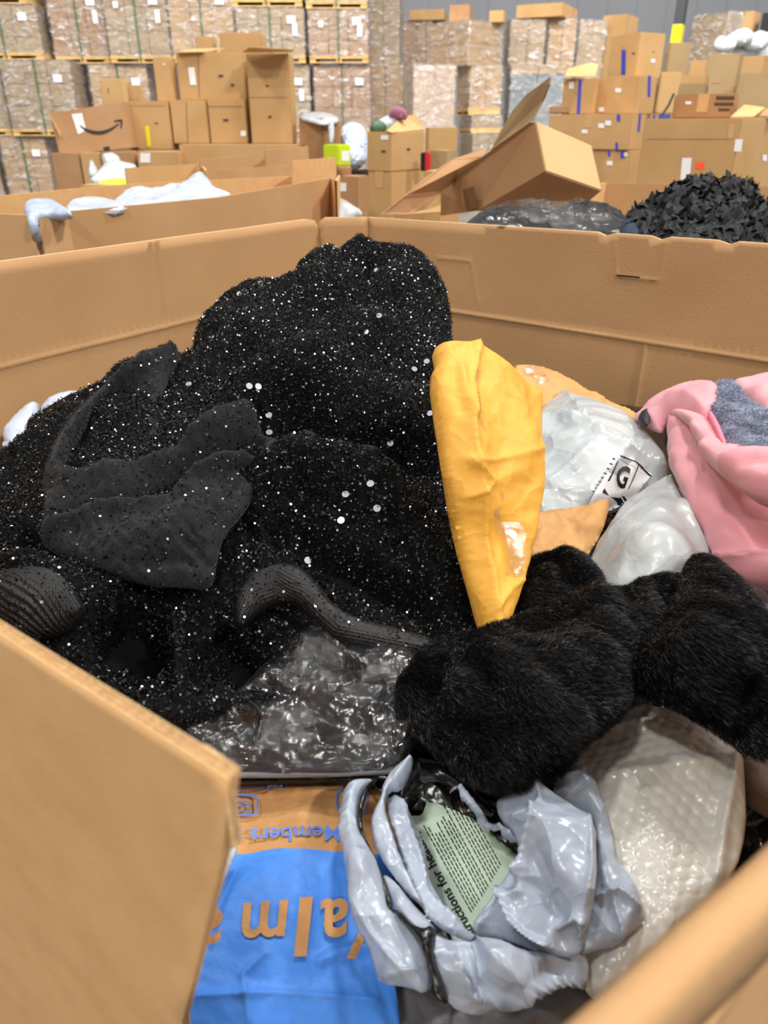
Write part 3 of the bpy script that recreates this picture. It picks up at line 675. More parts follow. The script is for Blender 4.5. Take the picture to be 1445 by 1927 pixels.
# --- right-hand side: kraft box flap, white bags, jacket
s_ = lin_soft([(965, 688), (985, 685), (1020, 690), (1060, 705), (1125, 745), (1195, 775), (1212, 790), (1150, 800), (1040, 800), (1010, 820), (960, 760)], [(975, 686, -.325), (1060, 705, -.34), (1200, 780, -.395), (1040, 800, -.375)], up=.006, down=.01, edge=.02, cr=[('v', .008, .07, 3), ('c', .004, .03, 3)],
              ridges=[([(980, 715), (1020, 722), (1060, 742), (1130, 748)], .008, 8, 't')])
kb = s_.build('kraft_parcel', M['kraft_paper'], None, 5); tag(kb, 'brown taped parcel behind the white mailer, against the right wall', 'parcel')
s_.decal('tape', [(982, 700), (1005, 692), (1030, 720), (1036, 770), (1014, 800), (1008, 730)], M['clear_tape'], kb, .0015, 5)
W1 = lin_soft([(960, 850), (1010, 790), (1040, 757), (1060, 745), (1090, 752), (1130, 760), (1180, 790), (1220, 825), (1250, 860), (1262, 900), (1250, 925), (1160, 960), (1100, 985), (1000, 985), (960, 960)],
              [(1010, 790, -.365), (1060, 745, -.355), (1180, 790, -.365), (1250, 860, -.362), (1160, 960, -.395), (1000, 970, -.40), (1120, 850, -.352)], up=.02, down=.03, edge=.035,
              cr=[('v', .012, .09, 13), ('c', .009, .05, 5)],
              ridges=[([(1058, 748), (1078, 785), (1095, 820), (1130, 855), (1190, 880), (1250, 895)], .012, 9, 't'), ([(1010, 825), (1045, 812), (1085, 825)], .009, 8, 't'), ([(1040, 930), (1080, 900), (1110, 870)], .007, 7, 's')])
w1 = W1.build('poly_mailer', M['white_poly'], None, 4.5); tag(w1, 'crumpled white poly mailer with a shipping label reading G, right of the yellow envelope', 'plastic bag')
W1.decal('shipping_label', [(1143, 880), (1222, 913), (1180, 960), (1090, 985), (1108, 940)], M['label'], w1, .0025, 5)
soft_text(W1, 'lettering', 'G', (1138, 926), (38, 12), (9, -42), M['ink'], w1, .03, .0045)
for q in ([(1146, 884), (1222, 915), (1221, 917), (1145, 886)], [(1124, 928), (1178, 950), (1177, 953), (1123, 931)], [(1188, 902), (1190, 903), (1172, 946), (1170, 945)], [(1146, 884), (1148, 885), (1126, 930), (1124, 928)], [(1122, 934), (1180, 957), (1176, 965), (1117, 945)]):
    W1.decal('label_rule', q, M['ink'], w1, .0035, 4)
rnd = random.Random(3)
for i in range(9):
    a = (1139 - i * 4.2, 888 + i * 7.2); W1.decal('label_tick', [(a[0], a[1]), (a[0] - 4, a[1] - 1.6), (a[0] - 4.6, a[1]), (a[0] - .6, a[1] + 1.6)], M['ink'], w1, .0035, 4)
W2 = lin_soft([(1262, 902), (1225, 918), (1180, 948), (1150, 985), (1120, 1040), (1100, 1090), (1130, 1150), (1200, 1200), (1340, 1190), (1350, 1120), (1340, 1050), (1310, 985), (1275, 920)],
              [(1262, 902, -.352), (1160, 975, -.365), (1110, 1080, -.385), (1200, 1190, -.39), (1340, 1100, -.375), (1240, 1030, -.335)], up=.018, down=.03, edge=.04,
              cr=[('w', .006, .09, 23), ('c', .007, .05, 15), ('c', .0025, .02, 25)], ridges=[([(1262, 920), (1290, 1000), (1345, 1110)], .006, 8, 's')])
soft_thing('poly_mailer', 'smooth plump white poly mailer between the kraft envelope and the pink jacket', 'plastic bag', W2, M['white_poly'], 4.5)
W3_ = lin_soft([(1262, 902), (1290, 930), (1340, 1010), (1400, 1090), (1500, 1150), (1500, 1300), (1380, 1230), (1330, 1120), (1300, 1010), (1270, 950)], [(1262, 902, -.368), (1400, 1090, -.375), (1500, 1250, -.385), (1300, 1030, -.39)], up=.012, down=.02, edge=.03, cr=[('c', .004, .03, 3)])
soft_thing('poly_mailer', 'smooth grey-white bag edge running under the pink jacket', 'plastic bag', W3_, M['grey_poly'], 7)
K = lin_soft([(960, 975), (1020, 962), (1090, 955), (1148, 934), (1145, 960), (1134, 1000), (1110, 1040), (1095, 1060), (1040, 1055), (960, 1052)], [(960, 975, -.385), (1148, 934, -.352), (1100, 1055, -.378), (960, 1050, -.392)], up=.005, down=.006, edge=.012,
             cr=[('c', .007, .045, 6), ('v', .004, .025, 6)], sm=1)
soft_thing('kraft_envelope', 'crumpled tan paper envelope corner beside the yellow padded one', 'envelope', K, M['kraft_paper'], 4.5)

Jk = thing('winter_jacket', 'pink hooded jacket with grey fleece lining, draped at the right side of the bin', 'jacket', tuple(atz(1380, 1000, -.38)))
pk = [('shell', [(1262, 780), (1300, 790), (1340, 800), (1400, 850), (1600, 900), (1600, 1140), (1445, 1115), (1400, 1098), (1355, 1075), (1340, 1040), (1310, 975), (1280, 920), (1262, 880), (1258, 830)],
       [(1262, 800, -.325), (1258, 880, -.335), (1355, 1075, -.352), (1600, 1130, -.345), (1600, 900, -.28), (1380, 900, -.295)], .02,
       [([(1275, 830), (1300, 920), (1340, 1020)], .010, 14, 'rf'), ([(1300, 800), (1330, 900), (1400, 1000), (1460, 1060)], -.010, 16, 'rf'), ([(1350, 1050), (1385, 1058), (1445, 1050)], .008, 9, 't')]),
      ('hood', [(1190, 792), (1215, 775), (1222, 762), (1260, 740), (1300, 720), (1345, 718), (1360, 735), (1350, 790), (1330, 800), (1290, 785), (1260, 785), (1248, 805), (1245, 816), (1220, 808)],
       [(1190, 792, -.345), (1222, 762, -.325), (1320, 718, -.285), (1350, 790, -.285), (1245, 816, -.33)], .018, [([(1260, 760), (1300, 760), (1350, 790)], .008, 12, 'rf')]),
      ('sleeve', [(1365, 725), (1420, 712), (1600, 700), (1600, 800), (1445, 800), (1420, 780), (1395, 750)], [(1365, 725, -.285), (1600, 700, -.27), (1600, 800, -.29), (1400, 760, -.29)], .02, [([(1395, 738), (1450, 718), (1600, 712)], -.008, 8, 'rf')]),
      ('placket', [(1262, 785), (1275, 772), (1300, 772), (1330, 785), (1345, 800), (1360, 830), (1385, 850), (1445, 855), (1600, 850), (1600, 985), (1445, 960), (1400, 930), (1370, 905), (1340, 880), (1322, 850), (1310, 815), (1285, 795)],
       [(1262, 785, -.318), (1330, 785, -.275), (1600, 850, -.235), (1600, 980, -.27), (1340, 880, -.285), (1400, 890, -.262)], .02,
       [([(1330, 850), (1380, 890), (1445, 920), (1600, 940)], .008, 10, 'rf'), ([(1380, 905), (1430, 890), (1600, 915)], -.010, 9, 'rf')])]
for nm, poly, z, up, rd in pk:
    s_ = lin_soft(poly, z, up=up, down=.012, edge=.028, sm=2, cr=[('w', .005, .06, 5), ('c', .006, .06, 8)], ridges=rd); s_.build(nm, M['pink'], Jk, 5)
s_ = lin_soft([(1340, 735), (1350, 722), (1375, 722), (1392, 740), (1395, 755), (1440, 785), (1600, 800), (1600, 860), (1445, 856), (1376, 852), (1360, 825), (1345, 795), (1335, 780), (1345, 755)],
              [(1345, 730, -.282), (1392, 740, -.28), (1600, 800, -.262), (1600, 856, -.262), (1376, 852, -.275), (1340, 780, -.288)], up=.012, down=.006, edge=.02, sm=2, cr=[('w', .008, .035, 3)])
ln_ = s_.build('fleece_lining', M['grey_fur'], Jk, 5); 
M['grey_strand'] = mat('grey_fleece_strand', (176, 184, 202), .7, (140, 148, 170), 60)
strands('fleece_pile', s_, 16000, .007, .00035, M['grey_strand'], Jk, 5, comb=(.3, -.3, -.1), spread=.5)
s_ = lin_soft([(1328, 782), (1340, 778), (1352, 795), (1368, 835), (1372, 852), (1362, 852), (1350, 830), (1338, 805)], [(1330, 782, -.272), (1352, 795, -.268), (1370, 850, -.266)], up=.007, down=.003, edge=.006, fn=lambda P, B: .0018 * np.sin(P[:, 1] * .9))
s_.build('elastic_trim', M['pink_knit'], Jk, 3)
s_ = lin_soft([(1198, 790), (1210, 772), (1224, 768), (1224, 790), (1218, 804), (1206, 800)], [(1198, 790, -.33), (1224, 768, -.316), (1218, 804, -.325)], up=.006, down=.004, edge=.01)
s_.build('black_tab', M['ink'], Jk, 4)
s_ = lin_soft([(1250, 800), (1262, 786), (1300, 790), (1275, 800), (1262, 850), (1250, 840), (1246, 815)], [(1250, 800, -.345), (1300, 790, -.335), (1262, 850, -.36)], up=.006, down=.01, edge=.01, cr=[('v', .006, .02, 3)])
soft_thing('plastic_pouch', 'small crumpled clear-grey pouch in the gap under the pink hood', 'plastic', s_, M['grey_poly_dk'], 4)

# --- yellow padded envelope
Y = Soft([(819, 655), (826, 649), (845, 643), (862, 645), (884, 649), (900, 660), (935, 684), (975, 710), (1018, 738), (1016, 800), (1010, 900), (1002, 990), (990, 1060), (968, 1130), (940, 1199), (914, 1200), (903, 1165), (888, 1110), (868, 1040), (852, 970), (838, 890), (824, 800), (815, 730), (816, 700), (824, 684)],
         [(830, 650, .66), (1015, 740, .70), (930, 1200, .487), (870, 1000, .545), (1005, 950, .60), (900, 850, .585)], up=.012, down=.02, edge=.02, sm=0,
         cr=[('v', .008, .08, 6), ('c', .005, .05, 7), ('v', .003, .02, 17)],
         ridges=[([(884, 650), (866, 740), (868, 800)], .008, 7, 's'), ([(840, 690), (862, 800), (880, 900), (890, 1000), (918, 1190)], .009, 12, 's'), ([(846, 655), (838, 720), (850, 790)], -.005, 8, 'r'),
                 ([(870, 870), (905, 870), (1010, 850)], .003, 5, 's'), ([(900, 640), (1000, 900), (945, 1195)], .006, 30, 'r'), ([(860, 870), (905, 905), (860, 935)], .005, 6, 's'), ([(905, 1165), (935, 1120), (965, 1100)], .004, 5, 's')])
ye = Y.build('padded_envelope', M['yellow_paper'], None, 4.5); tag(ye, 'tall golden-yellow padded envelope standing on its corner against the sequined cloth', 'envelope')
Y.decal('tape', [(884, 660), (892, 664), (880, 760), (884, 800), (912, 880), (930, 960), (965, 1060), (945, 1100), (930, 1040), (905, 960), (885, 900), (868, 820), (868, 760)], M['clear_tape'], ye, .0015, 5)
Y.decal('tape', [(930, 960), (950, 965), (968, 1050), (960, 1110), (925, 1195), (915, 1140), (930, 1080)], M['clear_tape'], ye, .0018, 5)

# --- black faux fur pieces
def fur(poly, z, up, edge, lb, seed, N, comb, rd=()):
    s_ = Soft(poly, z, up=up, down=.02, edge=edge, sm=2, cr=[('w', .010, .07, seed), ('w', .004, .025, seed + 2)], ridges=rd)
    o = s_.build('fur_piece', M['fur_base'], None, 6); tag(o, lb, 'faux fur')
    strands('fur_pile', s_, int(N * 1.5), .0065, .00022, M['black_fur'], o, seed, comb=comb, spread=.4, up=.6); return o
fur([(960, 1190), (950, 1130), (975, 1070), (1000, 1050), (1060, 1048), (1110, 1060), (1132, 1095), (1125, 1125), (1080, 1160), (1010, 1195)], [(960, 1180, -.375), (1000, 1055, -.36), (1120, 1080, -.36), (1050, 1170, -.375)], .025, .03,
    'small black faux fur piece between the yellow envelope and the white mailer', 61, 22000, (.5, -.2, 0))
fur([(1150, 1130), (1200, 1098), (1250, 1092), (1300, 1110), (1300, 1180), (1240, 1210), (1180, 1180)], [(1150, 1130, -.365), (1200, 1098, -.355), (1300, 1110, -.355), (1240, 1200, -.365)], .018, .03,
    'black faux fur strip showing between the two larger fur pieces', 62, 14000, (.4, -.2, 0))
fur([(745, 1290), (775, 1250), (840, 1225), (920, 1205), (1000, 1170), (1080, 1135), (1150, 1115), (1210, 1130), (1250, 1160), (1240, 1210), (1190, 1260), (1190, 1310), (1130, 1370), (1075, 1400), (1060, 1445), (1000, 1480), (930, 1485), (880, 1470), (850, 1440), (800, 1400), (755, 1350), (740, 1310)],
    [(745, 1300, -.385), (920, 1205, -.365), (1150, 1115, -.345), (1240, 1180, -.345), (1190, 1310, -.36), (1060, 1445, -.375), (930, 1485, -.385), (800, 1400, -.385), (980, 1300, -.34)], .028, .05,
    'largest black faux fur piece, lying across the middle beneath the yellow envelope', 63, 95000, (.55, -.35, -.1), rd=[([(930, 1200), (960, 1290), (1040, 1380), (1060, 1440)], .012, 30, 'rf'), ([(860, 1240), (960, 1240), (1080, 1180)], -.008, 18, 'rf')])
fur([(1290, 1080), (1330, 1068), (1380, 1090), (1420, 1150), (1480, 1220), (1500, 1400), (1445, 1425), (1410, 1420), (1340, 1370), (1260, 1320), (1200, 1310), (1184, 1280), (1200, 1240), (1250, 1190), (1280, 1130)],
    [(1300, 1075, -.335), (1480, 1220, -.32), (1490, 1400, -.335), (1340, 1370, -.345), (1190, 1290, -.345), (1350, 1230, -.31)], .026, .045,
    'folded black faux fur piece at the right edge, under the pink jacket', 64, 70000, (.5, -.5, -.1), rd=[([(1240, 1320), (1330, 1360), (1440, 1415)], .008, 20, 'rf')])

# --- bubble mailer
def bubbles(P, B):
    s_ = .0088; x = B[:, 0] / s_; y = B[:, 1] / (s_ * .87); r_ = np.round(y); xo = x - .5 * (r_ % 2); dx = xo - np.round(xo); dy = (y - r_) * .87
    return (.0007 + .0004 * wave(B, .07, 4)) * np.sqrt(np.clip(1 - (dx * dx + dy * dy) / .17, 0, 1)) + .005 * crease(B, .07, 3)
BB = Soft([(1060, 1420), (1110, 1370), (1200, 1325), (1270, 1340), (1340, 1375), (1398, 1420), (1402, 1480), (1405, 1560), (1385, 1640), (1330, 1700), (1240, 1780), (1160, 1860), (1080, 1860), (1040, 1700), (1040, 1520)],
          [(1060, 1420, -.415), (1200, 1325, -.395), (1398, 1420, -.385), (1385, 1640, -.40), (1160, 1860, -.43), (1040, 1600, -.43), (1230, 1520, -.398)], up=.006, down=.03, edge=.012, fn=bubbles,
          cr=[('v', .006, .09, 3)], ridges=[([(1070, 1430), (1150, 1480), (1250, 1465), (1390, 1440)], .004, 14, 'r'), ([(1100, 1390), (1200, 1380), (1300, 1400)], .004, 12, 'r'), ([(1385, 1450), (1360, 1560), (1350, 1660)], .005, 14, 'r')])
soft_thing('bubble_mailer', 'frosty bubble-wrap mailer at the right under the fur pieces', 'plastic bag', BB, M['bubble_film'], 3)
S = Soft([(1395, 1420), (1450, 1425), (1520, 1450), (1520, 1560), (1410, 1530), (1400, 1480)], [(1395, 1420, -.41), (1520, 1450, -.40), (1410, 1530, -.43)], up=.008, down=.02, cr=[('c', .006, .04, 3)])
soft_thing('kraft_envelope', 'brown-grey paper corner poking out right of the bubble mailer', 'envelope', S, M['kraft_shaded'], 6)
S = Soft([(1370, 1530), (1520, 1500), (1520, 1700), (1380, 1660)], [(1370, 1530, -.45), (1520, 1500, -.44), (1380, 1660, -.46)], up=.01, down=.02, cr=[('v', .014, .03, 3)])
soft_thing('poly_mailer', 'black plastic bag glimpsed by the near-right wall below the paper corner', 'plastic bag', S, M['black_poly'], 6)

# --- torn grey mailer
tm = thing('torn_mailer', 'torn-open pale grey poly mailer with black inside, over the blue mailer', 'plastic bag', tuple(atz(900, 1700, -.45)))
crg = [('v', .008, .06, 41), ('c', .014, .07, 42), ('v', .0035, .02, 43)]
def gp(nm, poly, z, up=.008, m='grey_poly', edge=.018, rd=(), step=4.2, cr=crg, sm=1, down=.002):
    s_ = Soft(poly, z, up=up, down=down, edge=edge, cr=cr, ridges=rd, sm=sm); o = s_.build(nm, M[m], tm, step); return s_
gp('black_lining', [(690, 1480), (745, 1440), (790, 1425), (850, 1440), (900, 1500), (960, 1560), (1000, 1620), (1000, 1740), (900, 1810), (860, 1860), (800, 1860), (720, 1700), (680, 1560)],
   [(690, 1480, -.44), (790, 1425, -.425), (960, 1560, -.445), (900, 1810, -.455), (720, 1700, -.45), (850, 1600, -.458)], up=.002, m='black_poly', step=6)
gp('back_lip', [(782, 1424), (800, 1428), (850, 1438), (880, 1470), (905, 1500), (935, 1530), (920, 1540), (880, 1505), (850, 1480), (820, 1470), (780, 1480), (765, 1500), (748, 1520), (750, 1480), (768, 1450)],
   [(782, 1424, -.405), (880, 1470, -.415), (935, 1530, -.415), (780, 1480, -.425), (750, 1515, -.43)], up=.004, m='black_poly', edge=.01)
# paper sheet
pm = Soft([(742, 1505), (800, 1500), (900, 1545), (985, 1620), (915, 1790), (860, 1790), (800, 1650)], [(742, 1505, -.446), (900, 1545, -.44), (985, 1620, -.438), (880, 1780, -.446)], up=.001, down=.0005, edge=.003, sm=0, cr=[('w', .002, .1, 3)])
pp = pm.build('instruction_sheet', M['mint'], None, 8); tag(pp, 'pale mint instruction sheet with black print inside the torn grey mailer', 'paper')
e_ = np.array([780 - 884, 1545 - 1732.]); L_ = np.hypot(*e_); e_ /= L_; n_ = np.array([e_[1], -e_[0]])
up_ = -n_ if (-n_)[0] < 0 else n_
soft_text(pm, 'heading', 'Instructions for heating', tuple(np.array([884, 1740]) - e_ * 44), tuple(e_ * 26), tuple(up_ * 25), M['ink'], pp, .02, .0007, 1)
def greek(row, k, a, b, h):
    r = random.Random(k * 7); V = []; T = []; t = a
    while t < b:
        w = r.uniform(5, 14); o0 = np.array([884, 1740]) + e_ * t - up_ * row
        q = [o0, o0 + e_ * w, o0 + e_ * w + up_ * h, o0 + up_ * h]; i = len(V); V += q; T.append((i, i + 1, i + 2, i + 3)); t += w + 2.5
    W = pm.at(np.array(V), .0007); return mesh_obj('small_print', W, T, M['ink_soft'] if row > 60 else M['ink'], pp, smooth_=False)
for i, row in enumerate([15, 21, 27, 33, 39, 48, 54, 60, 66, 75, 81, 87, 93, 99, 105]):
    greek(row, i, 10 + row * .55, 205 + (-10 if row < 50 else row * .1) - (i % 4) * 8, 2.2)
gp('front_flap', [(650, 1476), (672, 1469), (700, 1467), (705, 1475), (684, 1492), (674, 1520), (676, 1560), (690, 1590), (704, 1612), (716, 1640), (728, 1690), (735, 1715), (760, 1730), (790, 1765), (805, 1800), (812, 1850), (800, 1872), (770, 1858), (715, 1852), (702, 1820), (692, 1780), (668, 1745), (655, 1690), (648, 1620), (636, 1560), (640, 1510)],
   [(650, 1476, -.405), (700, 1470, -.408), (636, 1560, -.405), (690, 1640, -.40), (735, 1715, -.405), (668, 1745, -.41), (800, 1860, -.415), (715, 1850, -.42)], up=.01, down=.004, edge=.02,
   cr=[('v', .006, .06, 45), ('c', .005, .035, 42), ('v', .003, .015, 46)], rd=[([(712, 1848), (760, 1838), (800, 1830)], .004, 5, 's'), ([(665, 1700), (700, 1760), (770, 1840)], .004, 8, 's'), ([(640, 1545), (700, 1560)], .003, 5, 's')])
gp('torn_strip', [(716, 1462), (700, 1480), (690, 1500), (680, 1530), (684, 1570), (700, 1600), (718, 1640), (740, 1700), (736, 1716), (722, 1700), (706, 1640), (690, 1600), (673, 1560), (671, 1520), (680, 1490), (696, 1470)], [(700, 1480, -.398), (680, 1540, -.398), (740, 1700, -.402)], up=.004, m='black_poly', edge=.006, cr=[('c', .004, .02, 4)])
gp('side_fold', [(780, 1426), (757, 1437), (735, 1455), (718, 1480), (718, 1500), (702, 1528), (698, 1545), (702, 1580), (716, 1615), (745, 1655), (775, 1690), (800, 1712), (780, 1670), (756, 1620), (738, 1570), (722, 1520), (732, 1490), (755, 1490), (772, 1460)],
   [(780, 1426, -.395), (718, 1490, -.398), (700, 1550, -.40), (745, 1655, -.405), (800, 1712, -.41)], up=.008, edge=.012, rd=[([(722, 1500), (735, 1560), (770, 1640), (800, 1705)], .006, 6, 's'), ([(770, 1440), (735, 1490)], .005, 7, 's')])
gp('side_fold', [(738, 1495), (752, 1515), (772, 1540), (790, 1575), (802, 1605), (800, 1630), (812, 1665), (840, 1710), (870, 1745), (900, 1765), (890, 1775), (850, 1760), (812, 1735), (790, 1700), (770, 1650), (752, 1600), (736, 1550), (728, 1510)],
   [(738, 1495, -.405), (772, 1540, -.412), (802, 1605, -.418), (812, 1665, -.42), (900, 1765, -.42), (812, 1735, -.41), (736, 1550, -.405)], up=.006, edge=.012, rd=[([(745, 1520), (775, 1600), (800, 1690), (850, 1750)], .005, 6, 's')])
gp('side_fold', [(716, 1640), (745, 1660), (775, 1700), (812, 1738), (822, 1755), (815, 1775), (790, 1765), (765, 1735), (740, 1715), (728, 1690)], [(716, 1640, -.408), (775, 1700, -.40), (815, 1770, -.40), (740, 1715, -.41)], up=.008, edge=.012)
gp('torn_strip', [(735, 1712), (752, 1712), (775, 1738), (800, 1750), (812, 1742), (822, 1752), (815, 1800), (830, 1840), (846, 1880), (840, 1893), (828, 1890), (806, 1868), (812, 1840), (796, 1790), (770, 1750)], [(735, 1712, -.40), (815, 1745, -.395), (812, 1800, -.398), (840, 1893, -.41)], up=.006, m='black_poly', edge=.008, cr=[('c', .008, .02, 4)])
gp('bag_body', [(812, 1755), (830, 1765), (860, 1775), (900, 1772), (935, 1765), (990, 1790), (1050, 1800), (1095, 1795), (1108, 1808), (1100, 1830), (1060, 1858), (1000, 1880), (940, 1895), (905, 1905), (870, 1900), (848, 1895), (835, 1860), (818, 1810)],
   [(812, 1755, -.395), (900, 1772, -.41), (1095, 1800, -.415), (1060, 1858, -.44), (905, 1905, -.45), (835, 1860, -.41), (950, 1830, -.405)], up=.006, down=.01, edge=.014,
   rd=[([(820, 1790), (870, 1850), (960, 1835), (1080, 1810)], .010, 10, 't'), ([(850, 1770), (880, 1810), (900, 1825)], .007, 7, 's'), ([(905, 1780), (960, 1825)], .006, 7, 's')])
gp('bag_body', [(885, 1760), (895, 1725), (925, 1690), (950, 1655), (968, 1620), (980, 1590), (965, 1572), (950, 1555), (938, 1535), (934, 1515), (942, 1500), (975, 1480), (998, 1466), (1020, 1478), (1060, 1505), (1100, 1530), (1118, 1545), (1122, 1600), (1122, 1660), (1112, 1720), (1098, 1780), (1085, 1803), (1040, 1800), (990, 1785), (940, 1765)],
   [(885, 1760, -.42), (960, 1630, -.405), (938, 1535, -.395), (998, 1466, -.38), (1118, 1545, -.375), (1122, 1660, -.375), (1085, 1800, -.405), (990, 1785, -.415), (1050, 1620, -.376)], up=.006, down=.01, edge=.014,
   rd=[([(1010, 1470), (1025, 1520), (1022, 1560), (1005, 1620), (1000, 1650)], .009, 8, 's'), ([(1012, 1655), (1030, 1700), (1065, 1740)], -.014, 14, 'rf'), ([(985, 1550), (1022, 1550)], .006, 6, 's'),
       ([(900, 1750), (950, 1720), (1000, 1680), (1005, 1640)], .008, 8, 's'), ([(975, 1690), (985, 1740), (1040, 1770)], .012, 10, 't'), ([(1060, 1740), (1090, 1720), (1108, 1735)], .009, 8, 's'), ([(1110, 1540), (1112, 1640), (1098, 1760)], .005, 6, 's')])
gp('side_gusset', [(1038, 1450), (1065, 1446), (1100, 1437), (1106, 1460), (1122, 1470), (1132, 1500), (1148, 1545), (1156, 1590), (1158, 1618), (1180, 1640), (1196, 1665), (1208, 1700), (1217, 1728), (1200, 1745), (1178, 1765), (1160, 1782), (1120, 1788), (1086, 1804), (1100, 1760), (1118, 1690), (1126, 1620), (1122, 1550), (1100, 1528), (1062, 1505), (1040, 1490), (1046, 1470)],
   [(1038, 1450, -.385), (1100, 1437, -.385), (1156, 1590, -.395), (1217, 1728, -.405), (1160, 1782, -.415), (1086, 1804, -.415), (1118, 1660, -.40), (1062, 1505, -.395)], up=.006, down=.008, edge=.012,
   rd=[([(1045, 1462), (1080, 1462), (1106, 1482)], .006, 5, 's'), ([(1048, 1490), (1090, 1525)], .006, 5, 's'), ([(1085, 1505), (1108, 1490)], .004, 4, 's'), ([(1120, 1690), (1160, 1680), (1200, 1710)], .006, 6, 's'), ([(1130, 1640), (1150, 1700), (1170, 1770)], .005, 7, 's')])
rag = [(850, 1483), (866, 1475), (876, 1488), (892, 1508), (908, 1528), (918, 1548), (928, 1552), (938, 1548), (946, 1556), (958, 1562), (972, 1580), (984, 1592)]
low_ = [(x - 4 - 5 * math.sin(i * 2.3) * (i > 4), y + 10 + 6 * math.sin(i * 3.7)) for i, (x, y) in enumerate(rag)][::-1]
gp('torn_edge', rag + low_, [(850, 1483, -.40), (915, 1545, -.405), (984, 1592, -.395)], up=.004, edge=.005, step=3, sm=0, cr=[('v', .008, .01, 3)])
edge2 = [(984, 1590), (978, 1612), (968, 1632), (955, 1648), (944, 1664), (930, 1682), (918, 1700), (905, 1722)]
gp('torn_edge', edge2 + [(x + 6 + 2 * math.sin(i * 2.9), y + 5) for i, (x, y) in enumerate(edge2[::-1])], [(984, 1590, -.392), (955, 1648, -.402), (905, 1722, -.415)], up=.003, edge=.004, step=3, sm=0, cr=[('v', .006, .008, 3)])
S = Soft([(850, 1880), (950, 1870), (1080, 1840), (1180, 1790), (1180, 1960), (840, 1990)], [(850, 1880, -.47), (1180, 1790, -.455), (1000, 1960, -.48)], up=.012, down=.02, cr=[('v', .02, .05, 3), ('c', .008, .03, 6)])
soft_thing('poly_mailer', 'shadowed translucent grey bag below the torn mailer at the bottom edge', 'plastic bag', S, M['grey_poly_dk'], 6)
# ------------------------------------------------------------------ background: cartons, bins, wrapped pallets
UP = np.array([0, 0, 1.0])
REG = []
class Box:
    """upright carton given by its three visible vertical edges in the picture, a forward distance and a yaw"""
    def __init__(s, xl, xm, xr, yt, yb, D, yaw=0, zb=None, zt=None, wl=None, wr=None):
        p = at(xm, yt, D); s.yaw = math.radians(yaw) + max(math.atan2(p[0], p[1]), 0); s.zt = p[2] if zt is None else zt
        s.zb = at(xm, yb, D)[2] if zb is None else zb
        if zt is not None: p = at(xm, yt, D)
        s.p = p[:2]; s.dl = np.array([-math.cos(s.yaw), math.sin(s.yaw)]); s.dr = np.array([math.sin(s.yaw), math.cos(s.yaw)])
        dz = p[2] - EYE[2]
        def solve(d, x):
            k = (x - CX) / F; den = d[0] - k * d[1] * CP; return (k * (s.p[1] * CP - dz * SP) - s.p[0]) / den
        s.wl = wl or solve(s.dl, xl); s.wr = wr or (solve(s.dr, xr) if xr > xm else .4)
        s.wl = min(max(s.wl, .05), 3); s.wr = min(max(s.wr, .05), 1.3)
        if xr - xm < 8 and wr is None: s.wr = max(s.wr, min(s.wl, .8) * .7)
        if zb is None:                                  # let it down onto whatever is under it
            c = s.p + s.dl * s.wl / 2 + s.dr * s.wr / 2; best = 0
            for o in REG:
                d = c - o.p; a = d @ o.dl; b_ = d @ o.dr
                if -.12 < a < o.wl + .12 and -.12 < b_ < o.wr + .12 and o.zt < s.zb + .12: best = max(best, o.zt)
            s.zb = best
        REG.append(s)
    def pt(s, a, b, z): q = s.p + s.dl * a + s.dr * b; return np.array([q[0], q[1], z])
    def thing(s, name, label, cat, group=None):
        c = s.p + s.dl * s.wl / 2 + s.dr * s.wr / 2; return thing(name, label, cat, (c[0], c[1], s.zb), group)
    def body(s, m, parent, name='body', top=True, a0=0, a1=None, b0=0, b1=None, z0=None, z1=None, bev=.006):
        a1 = s.wl if a1 is None else a1; b1 = s.wr if b1 is None else b1; z0 = s.zb if z0 is None else z0; z1 = s.zt if z1 is None else z1
        c = [(a0, b0), (a1, b0), (a1, b1), (a0, b1)]
        V = [s.pt(a, b, z0) for a, b in c] + [s.pt(a, b, z1) for a, b in c]
        Fs = [(0, 1, 2, 3), (0, 4, 5, 1), (1, 5, 6, 2), (2, 6, 7, 3), (3, 7, 4, 0)] + ([(4, 7, 6, 5)] if top else [])
        o = mesh_obj(name, np.array(V), Fs, m, parent, smooth_=False)
        bm = bmesh.new(); bm.from_mesh(o.data); bmesh.ops.recalc_face_normals(bm, faces=bm.faces)
        if bev and top: bmesh.ops.bevel(bm, geom=bm.edges[:], offset=bev, segments=2, affect='EDGES')
        bm.to_mesh(o.data); bm.free(); return o
    def hit(s, face, x, y, off=.002):
        d = s.dl if face == 'l' else s.dr; n = np.array([-d[1], d[0]]); r = rays([(x, y)])[0]; t = (n @ s.p) / (n @ r[:2]); q = EYE + r * t
        v = -q[:2] @ n; nn = n * np.sign(v); return q + np.append(nn, 0) * off
    def patch(s, face, pts, m, parent, name='label', off=.003):
        return mesh_obj(name, np.array([s.hit(face, x, y, off) for x, y in pts]), [tuple(range(len(pts)))], m, parent, smooth_=False)
    def rect(s, face, x0, y0, x1, y1, m, parent, name='label', sk=0): return s.patch(face, [(x0, y0), (x1, y0), (x1 + sk, y1), (x0 + sk, y1)], m, parent, name)
def plate(name, pts, thick, m, parent=None):
    P = np.array(pts, float); c = P.mean(0); n = np.zeros(3)
    for i in range(len(P)): n += np.cross(P[i] - c, P[(i + 1) % len(P)] - c)
    n /= np.linalg.norm(n); k = len(P)
    V = np.vstack([P + n * thick / 2, P - n * thick / 2])
    o = mesh_obj(name, V, [tuple(range(k)), tuple(range(k, 2 * k))[::-1]] + [(i, i + k, (i + 1) % k + k, (i + 1) % k) for i in range(k)], m, parent, smooth_=False)
    return o
